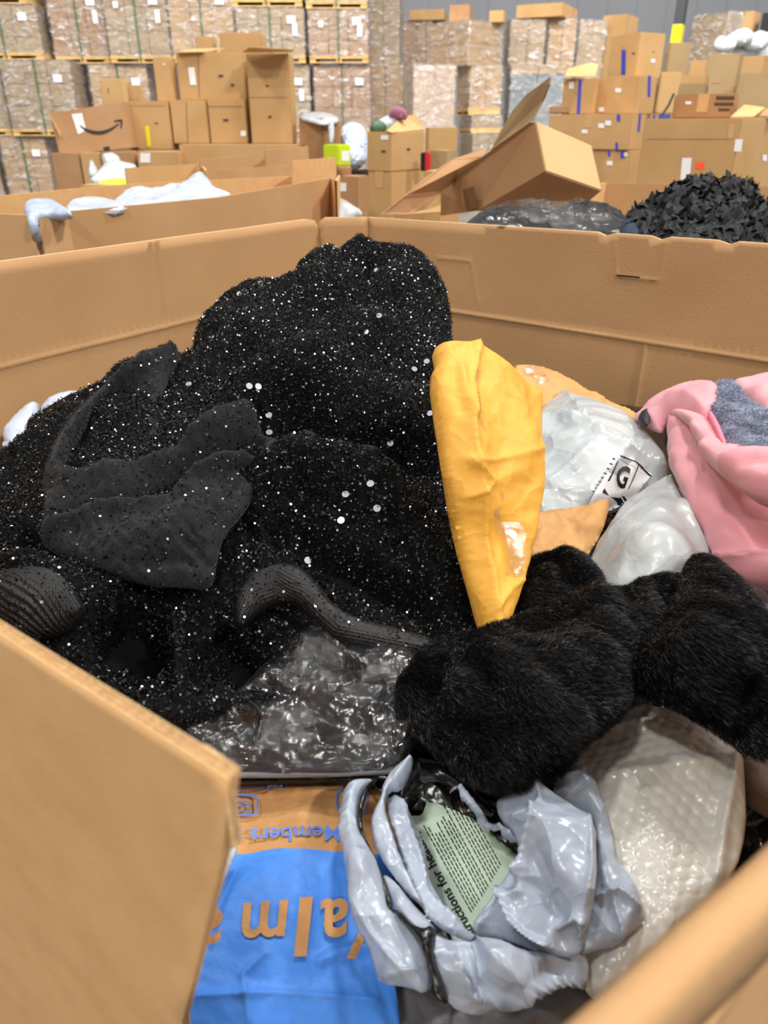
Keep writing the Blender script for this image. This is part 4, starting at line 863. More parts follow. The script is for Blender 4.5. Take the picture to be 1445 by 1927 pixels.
def closed(label, spec, m, group=None, tape=True, name='carton', cat='cardboard box', marks=()):
    b = Box(**spec); t = b.thing(name, label, cat, group); b.body(M[m], t)
    # taped centre seam over the top and down the front faces
    if tape:
        w = .03; o = b.body(M['tape_clear'], t, 'tape', a0=b.wl / 2 - w, a1=b.wl / 2 + w, b0=-.002, b1=b.wr + .002, z0=b.zt - .09, z1=b.zt + .002, bev=0)
    for (kind, face, *q) in marks:
        mm = {'label': 'label', 'blue': 'tape_blue', 'yellow': 'tape_yellow', 'seam': 'fold', 'orange': 'orange', 'mark': 'ink_soft', 'tape': 'tape_clear'}[kind]
        nm = {'label': 'label', 'blue': 'blue_tape', 'yellow': 'yellow_tape', 'seam': 'flap_seam', 'orange': 'orange_sticker', 'mark': 'hand_hole', 'tape': 'tape'}[kind]
        b.rect(face, *q[:4], M[mm], t, nm, q[4] if len(q) > 4 else 0)
    return b, t
# ---- wrapped pallet loads
def film_shell(b, par, seed, z0, z1, m='film', amp=.035):
    n = 22; V = []; T = []
    loop = []
    A, Bw = b.wl, b.wr; e = .02
    cs = [(-e, -e), (A + e, -e), (A + e, Bw + e), (-e, Bw + e)]
    for i in range(4):
        p, q = np.array(cs[i]), np.array(cs[(i + 1) % 4])
        for k in range(n): loop.append(p + (q - p) * k / n)
    N = len(loop); rows = 34
    for j in range(rows + 1):
        for (a, c) in loop: V.append(b.pt(a, c, z0 + (z1 - z0) * j / rows))
    V = np.array(V); cen = b.pt(A / 2, Bw / 2, (z0 + z1) / 2); d = V - cen; d[:, 2] = 0; d /= np.linalg.norm(d, axis=1)[:, None]
    q = V * np.array([.8, .8, 3.6]); h = (worley(q, .35, seed) - .4) * amp + wave(q, .2, seed) * amp * .3
    V = V + d * np.maximum(h, -.012)[:, None]
    for j in range(rows):
        for k in range(N): T.append((j * N + k, j * N + (k + 1) % N, (j + 1) * N + (k + 1) % N, (j + 1) * N + k))
    k = len(V); V = np.vstack([V, [b.pt(A / 2, Bw / 2, z1 + .01)]])
    T3 = [(rows * N + i, rows * N + (i + 1) % N, k) for i in range(N)]
    return mesh_obj('stretch_film', V, T + T3, M[m], par)
CART = ['card_dust', 'card_brown', 'card_dust', 'card_tan']
def pallet_load(label, b, nx, ny, nz, seed, deck=.13, film='film', labels=(), straps=1, mm=None, group=None, cat='pallet load'):
    t = b.thing('pallet_load', label, cat, group); r = random.Random(seed)
    z0 = b.zb; b in REG or REG.append(b)
    if deck:
        for k in range(3):
            b.body(M['wood'], t, 'stringer', a0=b.wl * k / 2.0 * .9, a1=b.wl * k / 2.0 * .9 + b.wl * .1, b0=0, b1=b.wr, z0=z0 + .02, z1=z0 + deck - .022, bev=0)
        b.body(M['wood'], t, 'deck', b0=-.01, z0=z0 + deck - .022, z1=z0 + deck, bev=0)
        b.body(M['wood'], t, 'bottom_board', b0=-.01, b1=.1, z0=z0, z1=z0 + .02, bev=0)
        b.body(M['wood'], t, 'deck_board', b0=-.015, b1=.0, z0=z0 + deck - .06, z1=z0 + deck, bev=0)
        z0 += deck
    hx, hy, hz = b.wl / nx, b.wr / ny, (b.zt - z0) / nz
    proto = None; base = mm or CART[seed % 4]
    for i in range(nx):
        for j in range(ny):
            for k in range(nz):
                if 0 < j < ny - 1: continue
                g_ = .007; jx, jy = r.uniform(-.004, .004), r.uniform(-.006, .006)
                if proto is None:
                    proto = b.body(M[base], t, 'carton', a0=g_, a1=hx - g_, b0=g_, b1=hy - g_, z0=z0 + .003, z1=z0 + hz - .006, bev=0); o = proto
                else:
                    o = proto.copy(); C.objects.link(o)
                off = b.dl * (i * hx + jx) + b.dr * (j * hy + jy); o.location = (off[0], off[1], k * hz)
    if film: film_shell(b, t, seed, z0 - .02, b.zt + .012, film)
    for k in range(straps):
        a = b.wl * (k + 1) / (straps + 1); b.body(M['strap'], t, 'strap', a0=a - .012, a1=a + .012, b0=-.035, b1=b.wr + .03, z0=z0 - .1, z1=b.zt + .02, bev=0)
    for (a, z, w, h) in labels:
        b.body(M['label'], t, 'label', a0=a * b.wl, a1=a * b.wl + w, b0=-.05, b1=-.046, z0=b.zb + (b.zt - b.zb) * z, z1=b.zb + (b.zt - b.zb) * z + h, bev=0)
    return t
def wbox(x0, x1, Y, dep, z0, z1):                       # box from world coordinates, front face at Y
    b = Box.__new__(Box); b.yaw = 0; b.p = np.array([x1, Y]); b.dl = np.array([-1.0, 0]); b.dr = np.array([0, 1.0]); b.wl = x1 - x0; b.wr = dep; b.zb = z0; b.zt = z1; return b
LB = [(.12, .72, .16, .12), (.10, .5, .09, .2), (.75, .68, .09, .1)]
PL = 'wrapped carton pallet'
rows = [
 # bottom level
 (-7.5, -6.62, 16.2, 0, 1.2, 'at floor level by the far left edge'), (-2.0, -.9, 16.6, 0, 1.2, 'floor level, glimpsed above the lime carton'), (-.8, .3, 16.9, 0, 1.2, 'floor level, behind the clothes-filled carton'),
 # second level
 (-7.15, -5.86, 16.1, 1.22, 2.47, 'second level, behind the smile-marked carton at far left'), (-5.72, -4.6, 16.7, 1.22, 2.44, 'second level, just left of the tall open cartons'),
  (-2.6, -1.45, 16.7, 1.22, 2.44, 'second level, left of the dark gap'), (-1.36, -.27, 16.7, 1.22, 2.44, 'second level, right of the dark gap'),
 (-8.5, -7.22, 16.2, 1.22, 2.47, 'second level, cut by the left edge'), (-8.95, -7.72, 16.4, 0, 1.2, 'floor level, cut by the left edge behind a dark gap'),
 # third level
 (-7.8, -6.42, 16.4, 2.5, 3.36, 'upper level at the top left corner'), (-6.3, -5.27, 16.7, 2.46, 3.75, 'upper level, second from the top left corner'), (-5.22, -4.06, 16.6, 2.46, 3.75, 'upper level, third from the top left corner'),
 (-4.02, -2.82, 16.6, 2.46, 3.75, 'upper level, brightest glare'), (-2.78, -1.5, 16.6, 2.46, 3.34, 'upper level, right above the raised carton flap'), (-1.42, -.3, 16.6, 2.46, 3.31, 'upper level, rightmost of the long row'),
 # fourth level
 (-7.9, -6.55, 16.4, 3.38, 4.8, 'topmost, only its deck in view at the left corner'), (-2.85, -1.52, 16.6, 3.36, 4.8, 'topmost, deck in view, left of two'), (-1.45, -.32, 16.6, 3.33, 4.8, 'topmost, deck in view, right of two')]
for i, (x0, x1, Y, z0, z1, lb) in enumerate(rows):
    pallet_load(PL + ', ' + lb, wbox(x0, x1, Y, 1.0, z0, z1), 3, 2, 3, i + 3,
                labels=LB[:1 + i % 3] if lb else (), group='wrapped pallets in the far left rows', film='film')
# right-hand far stacks
def pp_(lb, xl, xm, xr, yt, yb, D, yaw, n=(2, 2, 3), film='film', deck=0, seed=1, straps=0, mm='card_tan', zb=None, labels=()):
    b = Box(xl, xm, xr, yt, yb, D, yaw, zb=zb); pallet_load(lb, b, *n, seed, deck=deck, film=film, straps=straps, mm=mm, labels=labels); return b
M['grey_goods'] = mat('grey_striped_goods', (132, 146, 156), .5, (112, 126, 138), 20, stretch=(6, 6, .3))
pp_('wrapped carton stack beneath it, with white edge tape', 692, 758, 765, 121, 235, 17.8, 6, (2, 2, 2), seed=32, labels=[(.1, .5, .1, .3)], zb=0)
pp_('tall wrapped carton stack beside the long row, reaching out of the top', 690, 752, 758, -40, 118, 18, 6, (2, 2, 4), seed=31, mm='card_dust')
pp_('set-back wrapped cartons in shadow beneath the long low carton row', 757, 812, 830, 38, 118, 19.5, 5, (2, 2, 2), seed=33, mm='card_brown', zb=0)
pp_('bottom pallet load of the middle aisle', 866, 890, 948, 252, 330, 14.8, 62, (1, 2, 2), deck=.12, seed=37, mm='card_dust', zb=0)
pp_('low pallet load under the square-edged stack', 866, 888, 944, 217, 250, 15, 62, (1, 2, 1), deck=.1, seed=36, mm='card_dust')
pp_('square-edged wrapped stack with a darker left side, lower half on a pallet', 862, 886, 946, 122, 214, 15.1, 62, (1, 2, 2), deck=.12, seed=35, mm='card_tan')
pp_('square-edged wrapped stack with a darker left side, upper half', 806, 884, 947, 37, 120, 15, 42, (2, 2, 2), seed=34, mm='card_tan')
pp_('carton pile under torn billowing clear film', 762, 780, 858, 122, 235, 14, 74, (2, 2, 2), film='film_ragged', seed=38, mm='card_tan', zb=0)
pp_('pallet of blue-grey upright goods under clear film', 953, 962, 1062, 138, 240, 15.8, 78, (6, 2, 1), seed=42, mm='grey_goods', zb=0)
pp_('wrapped cartons resting on the blue-grey goods', 953, 962, 1066, 122, 137, 15.8, 78, (3, 2, 1), seed=43, mm='card_tan')
pp_('wrapped stack right of the narrow dark gap, upper half', 952, 962, 1028, 37, 122, 16, 76, (2, 2, 2), seed=39, mm='card_dust', zb=None)
pp_('wrapped stack with a brown stripe, far centre right', 1029, 1036, 1086, 34, 130, 16.5, 78, (2, 2, 3), seed=40, mm='card_tan')
pp_('low wrapped stack left of the blue-taped cartons', 1086, 1092, 1142, 38, 130, 16.8, 78, (2, 2, 2), seed=41, mm='card_dust', zb=0)
pp_('tall three-tier wrapped carton block right of the grey column', 1307, 1372, 1397, 22, 128, 13, 40, (1, 1, 3), seed=44, mm='card_dust', zb=0)
# loose cartons on top of the far stacks
for lb, sp, m in [('row of small cartons along the top, far centre left', dict(xl=770, xm=836, xr=842, yt=17, yb=36, D=19.4, yaw=4), 'card_tan'),
                  ('single orange-brown carton on top, left of centre', dict(xl=846, xm=884, xr=890, yt=8, yb=35, D=15.6, yaw=8), 'card_brown'),
                  ('small carton on the dark side of the wrapped stack top', dict(xl=921, xm=948, xr=952, yt=19, yb=36, D=15.3, yaw=8), 'card_tan'),
                  ('widest loose carton atop the far centre-right stacks', dict(xl=972, xm=1060, xr=1087, yt=4, yb=34, D=16.2, yaw=15), 'card_tan'),
                  ('carton with white dots on top of the low wrapped stack', dict(xl=1136, xm=1180, xr=1202, yt=26, yb=54, D=16.8, yaw=20), 'card_tan'),
                  ('narrow brown carton behind the three-tier wrapped block', dict(xl=1398, xm=1420, xr=1432, yt=20, yb=62, D=14.5, yaw=15), 'card_tan'),
                  ('black carton at the top right edge', dict(xl=1436, xm=1470, xr=1480, yt=22, yb=50, D=14.4, yaw=10), 'ink')]:
    closed(lb, sp, m, tape=False)
# steel column with yellow paint
cb = Box(1282, 1300, 1304, -60, 200, 14.5, 8, zb=0, zt=8.5)
ct = cb.thing('steel_column', 'dark grey steel column painted yellow lower down, by the far wall', 'column'); zs = at(1290, 45, 14.5)[2]
cb.body(M['column'], ct, 'shaft', z0=zs, bev=0); cb.body(M['yellow_paint'], ct, 'painted_base', z1=zs, a0=-.004, b0=-.004, a1=cb.wl + .004, b1=cb.wr + .004, bev=0)
# ---- blue-taped cartons, right of centre
def bt(lb, xl, xm, xr, yt, yb, D, yaw, m='card_tan', marks=(), zb=None, **k): return closed(lb, dict(xl=xl, xm=xm, xr=xr, yt=yt, yb=yb, D=D, yaw=yaw, zb=zb), m, marks=marks, group='blue-taped cartons', **k)
b1, _ = bt('blue-taped carton low in the pile, below the long wide one', 1116, 1187, 1213, 283, 400, 6.2, 25, marks=[('blue', 'l', 1144, 284, 1149, 295), ('blue', 'l', 1168, 284, 1175, 298), ('label', 'l', 1142, 303, 1153, 311), ('label', 'l', 1174, 287, 1181, 294)], zb=0)
b2, _ = bt('long wide carton with short blue tapes spanning the middle of the pile', 1034, 1190, 1218, 214, 283, 6.2, 25, marks=[('blue', 'l', 1161, 215, 1167, 228), ('blue', 'r', 1202, 214, 1206, 248, -3), ('blue', 'l', 1158, 268, 1163, 282), ('label', 'l', 1095, 244, 1106, 251), ('label', 'l', 1126, 232, 1137, 241), ('label', 'l', 1139, 227, 1150, 236)], zb=b1.zt)
bt('carton under the printed parcel end, touching the long wide blue-taped one', 1216, 1222, 1262, 214, 340, 6.9, 72, marks=[('blue', 'r', 1229, 216, 1233, 236)], zb=0)
_, fp = bt('upright blue-taped carton with its lid flap tilted up, left in the pile', 1061, 1120, 1125, 147, 218, 6.5, 15, marks=[('blue', 'l', 1089, 150, 1095, 217, -4), ('label', 'l', 1071, 153, 1080, 167)], zb=b2.zt)
plate('flap', [at(1063, 144, 6.5), at(1120, 144, 6.55), at(1126, 122, 6.8), at(1112, 118, 6.9), at(1068, 130, 6.9)], .006, M['card_pale'], fp)
b4, _ = bt('square blue-taped carton with a tall right side tape, mid pile', 1128, 1202, 1238, 142, 213, 6.4, 28, marks=[('blue', 'r', 1219, 142, 1224, 182, -1), ('label', 'l', 1158, 166, 1169, 174), ('label', 'l', 1127, 202, 1137, 210)], zb=b2.zt)
bt('topmost blue-taped carton, brightest right face, against the grey wall', 1150, 1205, 1254, 60, 141, 6.7, 48, m='card_pale', marks=[('blue', 'l', 1170, 94, 1178, 141, -1), ('label', 'r', 1224, 111, 1232, 118), ('mark', 'r', 1228, 96, 1231, 98), ('mark', 'l', 1190, 99, 1195, 102)], zb=b4.zt)
bt('plain pale carton wedged right of the mid-pile square carton', 1238, 1244, 1284, 136, 203, 6.9, 72, m='card_pale', zb=None)
bt('grey-brown carton behind the topmost blue-taped one', 1254, 1262, 1302, 80, 136, 8.2, 72, m='card_dust')
closed('small brown box with pale top left of the upright blue-taped carton', dict(xl=1033, xm=1068, xr=1074, yt=200, yb=216, D=6.1, yaw=12, zb=b2.zt), 'card_brown', tape=False)
# ---- big carton and things at the right
big_, bt_ = closed('very large closed corrugated carton with white labels and an orange sticker, right side', dict(xl=1214, xm=1397, xr=1560, yt=222, yb=420, D=4.4, yaw=16, zb=0), 'card_tan', tape=False,
       marks=[('label', 'l', 1284, 297, 1302, 338, -4), ('orange', 'l', 1309, 305, 1325, 318), ('label', 'l', 1384, 262, 1398, 285, -3), ('label', 'r', 1434, 291, 1442, 303), ('seam', 'l', 1218, 261.5, 1370, 262.3), ('tape', 'l', 1372, 232, 1384, 261, -4)])
pbx, pt_ = closed('brown parcel with three lines of dark print, on the very large carton', dict(xl=1270, xm=1383, xr=1392, yt=176, yb=224, D=4.75, yaw=10, zb=big_.zt + .002), 'card_brown', tape=True)
for j, (a, b_, y0, y1) in enumerate(((1348, 1383, 181, 188), (1344, 1381, 193, 199), (1352, 1373, 204, 209))):
    x = a; rr = random.Random(j)
    while x < b_:
        w = rr.uniform(3, 5); pbx.rect('l', x, y0, min(x + w, b_), y1, M['ink_soft'], pt_, 'print'); x += w + .8
pbx.rect('l', 1290, 191, 1301, 196, M['label'], pt_, 'label')
fl_ = thing('carton_flap_sheet', 'pale cardboard flap lying beside the printed parcel on the large carton', 'cardboard', tuple(at(1400, 220, 4.7)))
plate('flap', [at(1374, 221, 4.6), at(1400, 198, 4.9), at(1440, 203, 4.9), at(1418, 220, 4.6)], .006, M['card_pale'], fl_)
plate('flap', [at(1402, 219, 4.75), at(1412, 205, 4.9), at(1470, 206, 4.9), at(1470, 219, 4.75)], .006, M['card_brown'], fl_)
tt = thing('plastic_tote', 'small blue plastic tote with a thin grey handle on the large carton corner', 'tote', tuple(at(1250, 226, 4.9)))
tb = Box(1238, 1258, 1263, 215, 228, 4.9, 15); tb.body(M['tote_blue'], tt, 'basket')
tube('handle', [at(1246, 216, 4.9), at(1258, 198, 4.9), at(1268, 176, 4.9)], .007, M['column'], tt)
for lb, sp, m in [('tan carton set behind the printed parcel, left of the tall dusty ones', dict(xl=1280, xm=1330, xr=1336, yt=140, yb=178, D=7.2, yaw=10), 'card_tan'),
                  ('small low carton with a dark hole behind the printed parcel', dict(xl=1278, xm=1328, xr=1334, yt=156, yb=178, D=6.2, yaw=10), 'card_dust'),
                  ('pale little carton peeping over the printed parcel', dict(xl=1336, xm=1354, xr=1358, yt=154, yb=178, D=6.2, yaw=10), 'card_pale'),
                  ('tall dusty double carton with a centre seam behind the printed parcel', dict(xl=1332, xm=1394, xr=1400, yt=100, yb=200, D=8, yaw=8), 'card_dust'),
                  ('tan carton atop right, under the white bags', dict(xl=1396, xm=1440, xr=1480, yt=104, yb=140, D=8.6, yaw=20), 'card_tan'),
                  ('widest dusty brown carton at the right edge, above the pale flap', dict(xl=1392, xm=1500, xr=1520, yt=134, yb=200, D=7.4, yaw=12), 'card_dust'),
                  ('brown carton below the three-tier wrapped block', dict(xl=1300, xm=1345, xr=1352, yt=112, yb=145, D=9.2, yaw=12), 'card_tan')]:
    closed(lb, sp, m, tape=False)
for i, (x, y, w, h) in enumerate([(1365, 80, 22, 12), (1395, 68, 24, 12), (1425, 76, 26, 14), (1405, 90, 28, 12), (1436, 96, 26, 12)]):
    q = [(x + w * math.cos(t), y + h * math.sin(t)) for t in np.linspace(0, 6.283, 13)[:-1]]
    s_ = Soft(q, [(x - w, y, 11.5 + .1 * i), (x + w, y, 11.5 + .1 * i), (x, y - h, 11.7 + .1 * i), (x, y + h, 11.4 + .1 * i)], up=.06, down=.10, edge=.08, cr=[('c', .10, .25, i), ('v', .05, .12, i)])
    soft_thing('poly_mailer', 'white plastic bag, %s of the cluster at the top right' % ['leftmost', 'uppermost', 'middle right', 'lower middle', 'lowest'][i], 'plastic bag', s_, M['white_poly'], 3)
# ---- open cartons on the left
def openbox(lb, sp, m, flaps=(), marks=(), group='open cartons of the left pile'):
    b, t = closed(lb, sp, m, group=group, tape=False, marks=marks)
    for f in flaps: plate('flap', [at(x, y, d) for x, y, d in f], .006, M['card_pale' if len(f) < 5 else m], t)
    return b, t
lo = []
for i, (a, c, lb) in enumerate([(95, 148, 'lower left under the smile-marked carton'), (149, 186, 'lower, second, with a scrap of white bag before it'), (187, 249, 'lower, third, under the smile-marked carton end'), (256, 335, 'lower, with a white label, under the yellow-taped carton')]):
    b_, t_ = closed('brown carton, ' + lb, dict(xl=a, xm=c - 3, xr=c, yt=288 - i, yb=400, D=5.9, yaw=6, zb=0), ['card_brown', 'card_tan', 'card_brown', 'card_tan'][i], group='lower cartons of the left pile', tape=False, marks=[('label', 'l', 264, 288, 283, 306)] if i == 3 else ())
    lo.append(b_)
gx, gt = closed('wide corrugated box carrying the open cartons of the left pile', dict(xl=336, xm=562, xr=580, yt=272, yb=400, D=5.95, yaw=5, zb=0), 'card_tan', tape=False)
B6, _t = openbox('tan carton with a yellow tape stripe, right of the smile-marked one', dict(xl=233, xm=314, xr=320, yt=190, yb=275, D=6.2, yaw=5, zb=lo[3].zt), 'card_tan', marks=[('yellow', 'l', 273, 237, 281, 276, 4), ('mark', 'l', 291, 231, 298, 233), ('seam', 'l', 236, 199, 310, 199.6)])
B7, _t = openbox('plain tan carton with a vertical score, centre of the left pile', dict(xl=318, xm=386, xr=389, yt=188, yb=276, D=6.2, yaw=4, zb=gx.zt), 'card_tan', marks=[('seam', 'l', 350, 192, 351, 272, 3)])
B8, _t = openbox('sagging carton with a small white tag, right of the centre-scored one', dict(xl=389, xm=460, xr=464, yt=186, yb=270, D=6.2, yaw=4, zb=gx.zt), 'card_tan', marks=[('label', 'l', 453, 246, 463, 256), ('mark', 'l', 420, 224, 430, 228), ('seam', 'l', 392, 200, 456, 201)])
B9, _t = openbox('tall narrow carton with its lid hanging forward, right end of the left pile', dict(xl=462, xm=543, xr=546, yt=100, yb=266, D=6.15, yaw=3, zb=gx.zt), 'card_tan', flaps=[[(456, 98, 6.15), (545, 97, 6.15), (556, 93, 5.9), (470, 88, 5.9)]], marks=[('mark', 'l', 500, 160, 506, 163), ('mark', 'l', 505, 218, 511, 222), ('seam', 'l', 466, 183, 542, 183.6)])
B10, _t = openbox('wide carton with a white label and open lid, top of the left pile', dict(xl=330, xm=458, xr=462, yt=98, yb=185, D=6.3, yaw=6, zb=B7.zt), 'card_tan', flaps=[[(330, 98, 6.3), (360, 93, 6.6), (424, 91, 6.6), (380, 98, 6.3)]], marks=[('label', 'l', 354, 127, 366, 160, 4), ('mark', 'l', 411, 141, 420, 145), ('mark', 'l', 434, 158, 441, 162), ('seam', 'l', 372, 100, 373, 184, 3)])
B11, _t = openbox('narrow carton at the left of the labelled open one', dict(xl=286, xm=318, xr=330, yt=106, yb=186, D=6.35, yaw=18, zb=B6.zt), 'card_pale', marks=[('label', 'l', 307, 119, 311, 123)])
closed('cardboard carton top rising behind the labelled open carton', dict(xl=412, xm=490, xr=493, yt=61, yb=99, D=6.9, yaw=3, zb=0), 'card_tan', tape=False)
closed('small carton behind, left of the rising carton top', dict(xl=366, xm=400, xr=404, yt=69, yb=99, D=7.0, yaw=3, zb=0), 'card_tan', tape=False)
closed('narrow pale carton standing behind the smile-marked one', dict(xl=186, xm=226, xr=230, yt=148, yb=200, D=6.9, yaw=5), 'card_pale', tape=False, marks=[('seam', 'l', 203, 165, 204.5, 176)])
closed('low tan carton tucked under the wrapped glare behind the yellow-taped one', dict(xl=228, xm=260, xr=264, yt=160, yb=192, D=7.1, yaw=5), 'card_tan', tape=False)
# the carton with the smile mark, tilted
AZ = thing('smile_marked_carton', 'brown carton printed with a dark curved smile arrow, tilted on the left pile', 'cardboard box', tuple(at(170, 285, 5.9)))
Pf = [at(113, 292, 5.95), at(247, 278, 6.05), at(231, 192, 6.1), at(92, 213, 6.0)]
bk = [p + np.array([.02, .34, .0]) for p in Pf]
V = np.array(Pf + bk); o = mesh_obj('body', V, [(0, 1, 2, 3), (5, 4, 7, 6), (1, 5, 6, 2), (4, 0, 3, 7), (3, 2, 6, 7), (4, 5, 1, 0)], M['card_brown'], AZ, smooth_=False)
def pf(x, y, off=.004):
    n = np.cross(Pf[1] - Pf[0], Pf[3] - Pf[0]); n /= np.linalg.norm(n); r = rays([(x, y)])[0]; t = ((Pf[0] - EYE) @ n) / (r @ n); return EYE + r * t - (r / np.linalg.norm(r)) * off
mesh_obj('label', np.array([pf(135, 215), pf(154, 213), pf(161, 242), pf(157, 248), pf(147, 252)]), [(0, 1, 2, 3, 4)], M['label'], AZ, smooth_=False)
c = smooth([(150, 236), (163, 246), (185, 251), (205, 246), (224, 233)], 3, False); tck = np.interp(np.linspace(0, 1, len(c)), [0, .35, .6, 1], [.8, 3.2, 3.4, 1.2]); V = []
for i, (p, w) in enumerate(zip(c, tck)): V += [pf(p[0], p[1] - w, .007), pf(p[0], p[1] + w, .007)]
mesh_obj('smile_mark', np.array(V), [(2 * i, 2 * i + 1, 2 * i + 3, 2 * i + 2) for i in range(len(c) - 1)], M['ink'], AZ, smooth_=False)
V = [pf(*p, .007) for p in [(214, 227), (228, 224), (231, 227), (229, 241), (226.5, 241), (227, 229), (215, 229.5)]]
mesh_obj('smile_mark', np.array(V), [(0, 1, 5, 6), (1, 2, 3, 4, 5)], M['ink'], AZ, smooth_=False)
mesh_obj('hand_hole', np.array([pf(194, 277), pf(206, 275), pf(207, 284), pf(196, 286)]), [(0, 1, 2, 3)], M['ink'], AZ, smooth_=False)
plate('flap', [Pf[3], Pf[3] + np.array([.0, .0, .0]) + (Pf[0] - Pf[3]) * .55 + np.array([.05, -.03, 0]), Pf[0] * .4 + Pf[3] * .6 + np.array([.03, .05, 0])], .006, M['card_tan'], AZ)
mesh_obj('tape', np.array([pf(170, 201.5), pf(184, 199.5), pf(185, 212), pf(173, 213)]), [(0, 1, 2, 3)], M['tape_clear'], AZ, smooth_=False)
# ---- bins behind the front bin
def fence(name, pts, z0, m, parent, thick=.007):        # upright board following sight-line points at a height
    P = [atz(x, y, z) for x, y, z in pts]; V = []; T = []
    for i, p in enumerate(P):
        a = P[max(i - 1, 0)]; b = P[min(i + 1, len(P) - 1)]; d = (b - a)[:2]; d /= np.linalg.norm(d); n = np.array([-d[1], d[0], 0]) * thick
        V += [p, p + n, np.array([p[0], p[1], z0]), np.array([p[0], p[1], z0]) + n]
    for i in range(len(P) - 1):
        k = 4 * i; T += [(k, k + 4, k + 5, k + 1), (k, k + 2, k + 6, k + 4), (k + 1, k + 5, k + 7, k + 3), (k + 2, k + 3, k + 7, k + 6)]
    T += [(0, 1, 3, 2)]; k = 4 * (len(P) - 1); T += [(k, k + 2, k + 3, k + 1)]
    return mesh_obj(name, np.array(V), T, m, parent, smooth_=False)
n2 = thing('bulk_bin', 'open corrugated bin just behind the front one at the left, holding white bags', 'cardboard box', tuple(atz(300, 380, -.155)[:2]) + (0,), 'open bins behind')
fence('wall_panel', [(70, 403, -.155), (126, 398, -.155)], 0, M['card'], n2); fence('wall_panel', [(126, 398, -.155), (415, 371, -.155), (622, 335, -.155)], 0, M['card_in'], n2)  # darker board along the long stretch paints the shade on this wall
fence('wall_panel', [(622, 335, -.155), (634, 341, -.155), (640, 330, -.155)], 0, M['card_lit'], n2)
fence('wall_panel', [(-60, 400, -.155), (52, 405, -.155)], 0, M['card'], n2); fence('wall_panel', [(-60, 374, -.155), (120, 357, -.155), (245, 346, -.155), (560, 331, -.155)], 0, M['card_lit'], n2)
n3 = thing('bulk_bin', 'open corrugated bin farther back at the left, its shaded inner wall showing', 'cardboard box', tuple(atz(400, 320, -.155)[:2]) + (0,), 'open bins behind')
fence('wall_panel', [(236, 316, -.15), (300, 313, -.15), (372, 309, -.15)], 0, M['card_pale'], n3); fence('wall_panel', [(386, 322, -.15), (552, 310, -.15)], 0, M['card_in'], n3)  # pale and darker boards put lit and shaded walls into the colour
fence('wall_panel', [(550, 303, -.10), (632, 296, -.10)], 0, M['card_lit'], n3); fence('wall_panel', [(372, 305, -.14), (386, 320, -.15)], 0, M['card_lit'], n3)
fence('wall_panel', [(376, 301, -.12), (472, 292, -.11)], 0, M['card_in'], n3); fence('wall_panel', [(472, 291, -.11), (500, 291, -.11)], 0, M['card_pale'], n3); fence('wall_panel', [(500, 283, -.09), (580, 275, -.08)], 0, M['card_in'], n3)
n4 = thing('bulk_bin', 'open corrugated bin behind the right wall, holding black goods and a tipped carton', 'cardboard box', tuple(atz(1250, 350, -.155)[:2]) + (0,), 'open bins behind')
fence('wall_panel', [(1090, 352, -.155), (1141, 344, -.155)], 0, M['card_lit'], n4); fence('wall_panel', [(1141, 344, -.155), (1300, 347, -.155), (1560, 353, -.155)], 0, M['card_in'], n4)
for lb, poly, z in [('bluish-white bag folded over the corner slit of the left rear bin', [(42, 392), (55, 380), (85, 373), (110, 382), (135, 398), (130, 406), (72, 404), (66, 420), (78, 445), (84, 482), (76, 484), (64, 450), (52, 415)], [(42, 392, -.150), (85, 373, -.142), (135, 400, -.150), (70, 410, -.160), (80, 480, -.245)]),
                    ('white bag with a dark tie in the left rear bin', [(120, 394), (140, 376), (170, 370), (200, 376), (235, 384), (240, 396), (150, 404), (128, 404)], [(120, 394, -.158), (170, 370, -.150), (240, 390, -.158), (150, 404, -.165)]),
                    ('peaked white bag, largest in the left rear bin', [(205, 384), (240, 356), (262, 352), (300, 358), (316, 346), (345, 345), (362, 332), (380, 322), (392, 338), (402, 354), (425, 360), (438, 368), (430, 378), (240, 395)], [(205, 388, -.16), (245, 355, -.15), (380, 322, -.11), (438, 368, -.16), (300, 385, -.168)])]:
    s_ = lin_soft(poly, z, up=.015, down=.03, edge=.04, cr=[('v', .02, .1, 3), ('c', .012, .06, 5)]); soft_thing('poly_mailer', lb, 'plastic bag', s_, M['white_poly_b'] if 'blu' in lb else M['white_bag'], 4)
for lb, poly, D, m in [('white bag in front of the lower left cartons', [(160, 345), (190, 320), (200, 305), (235, 305), (262, 312), (240, 325), (236, 345)], 5.0, 'white_poly'),
                       ('small white bag standing up between the lower cartons', [(165, 322), (172, 298), (184, 318), (186, 330), (168, 334)], 5.4, 'white_poly'),
                       ('white bag with grey print hanging below the smile-marked carton', [(188, 292), (222, 290), (228, 305), (214, 314), (196, 308)], 5.2, 'white_poly'),
                       ('white bag between the left rear bin and the middle cartons', [(628, 378), (645, 380), (690, 402), (660, 404), (640, 430), (626, 420)], 2.9, 'white_poly')]:
    P = np.array(poly, float); c = P.mean(0); s_ = Soft(poly, [(c[0] - 30, c[1], D), (c[0] + 30, c[1], D), (c[0], c[1] - 20, D + .15), (c[0], c[1] + 20, D - .1)], up=.03, down=.05, edge=.05, cr=[('v', .03, .1, 3)])
    soft_thing('poly_mailer', lb, 'plastic bag', s_, M[m], 3)
s_ = Soft([(182, 346), (200, 336), (236, 334), (238, 350), (185, 352)], [(182, 346, 4.9), (236, 340, 4.9), (210, 350, 4.8)], up=.02, down=.03, edge=.03)
soft_thing('lime_pouch', 'lime green pouch under the white bag by the lower left cartons', 'plastic bag', s_, M['lime'], 3)
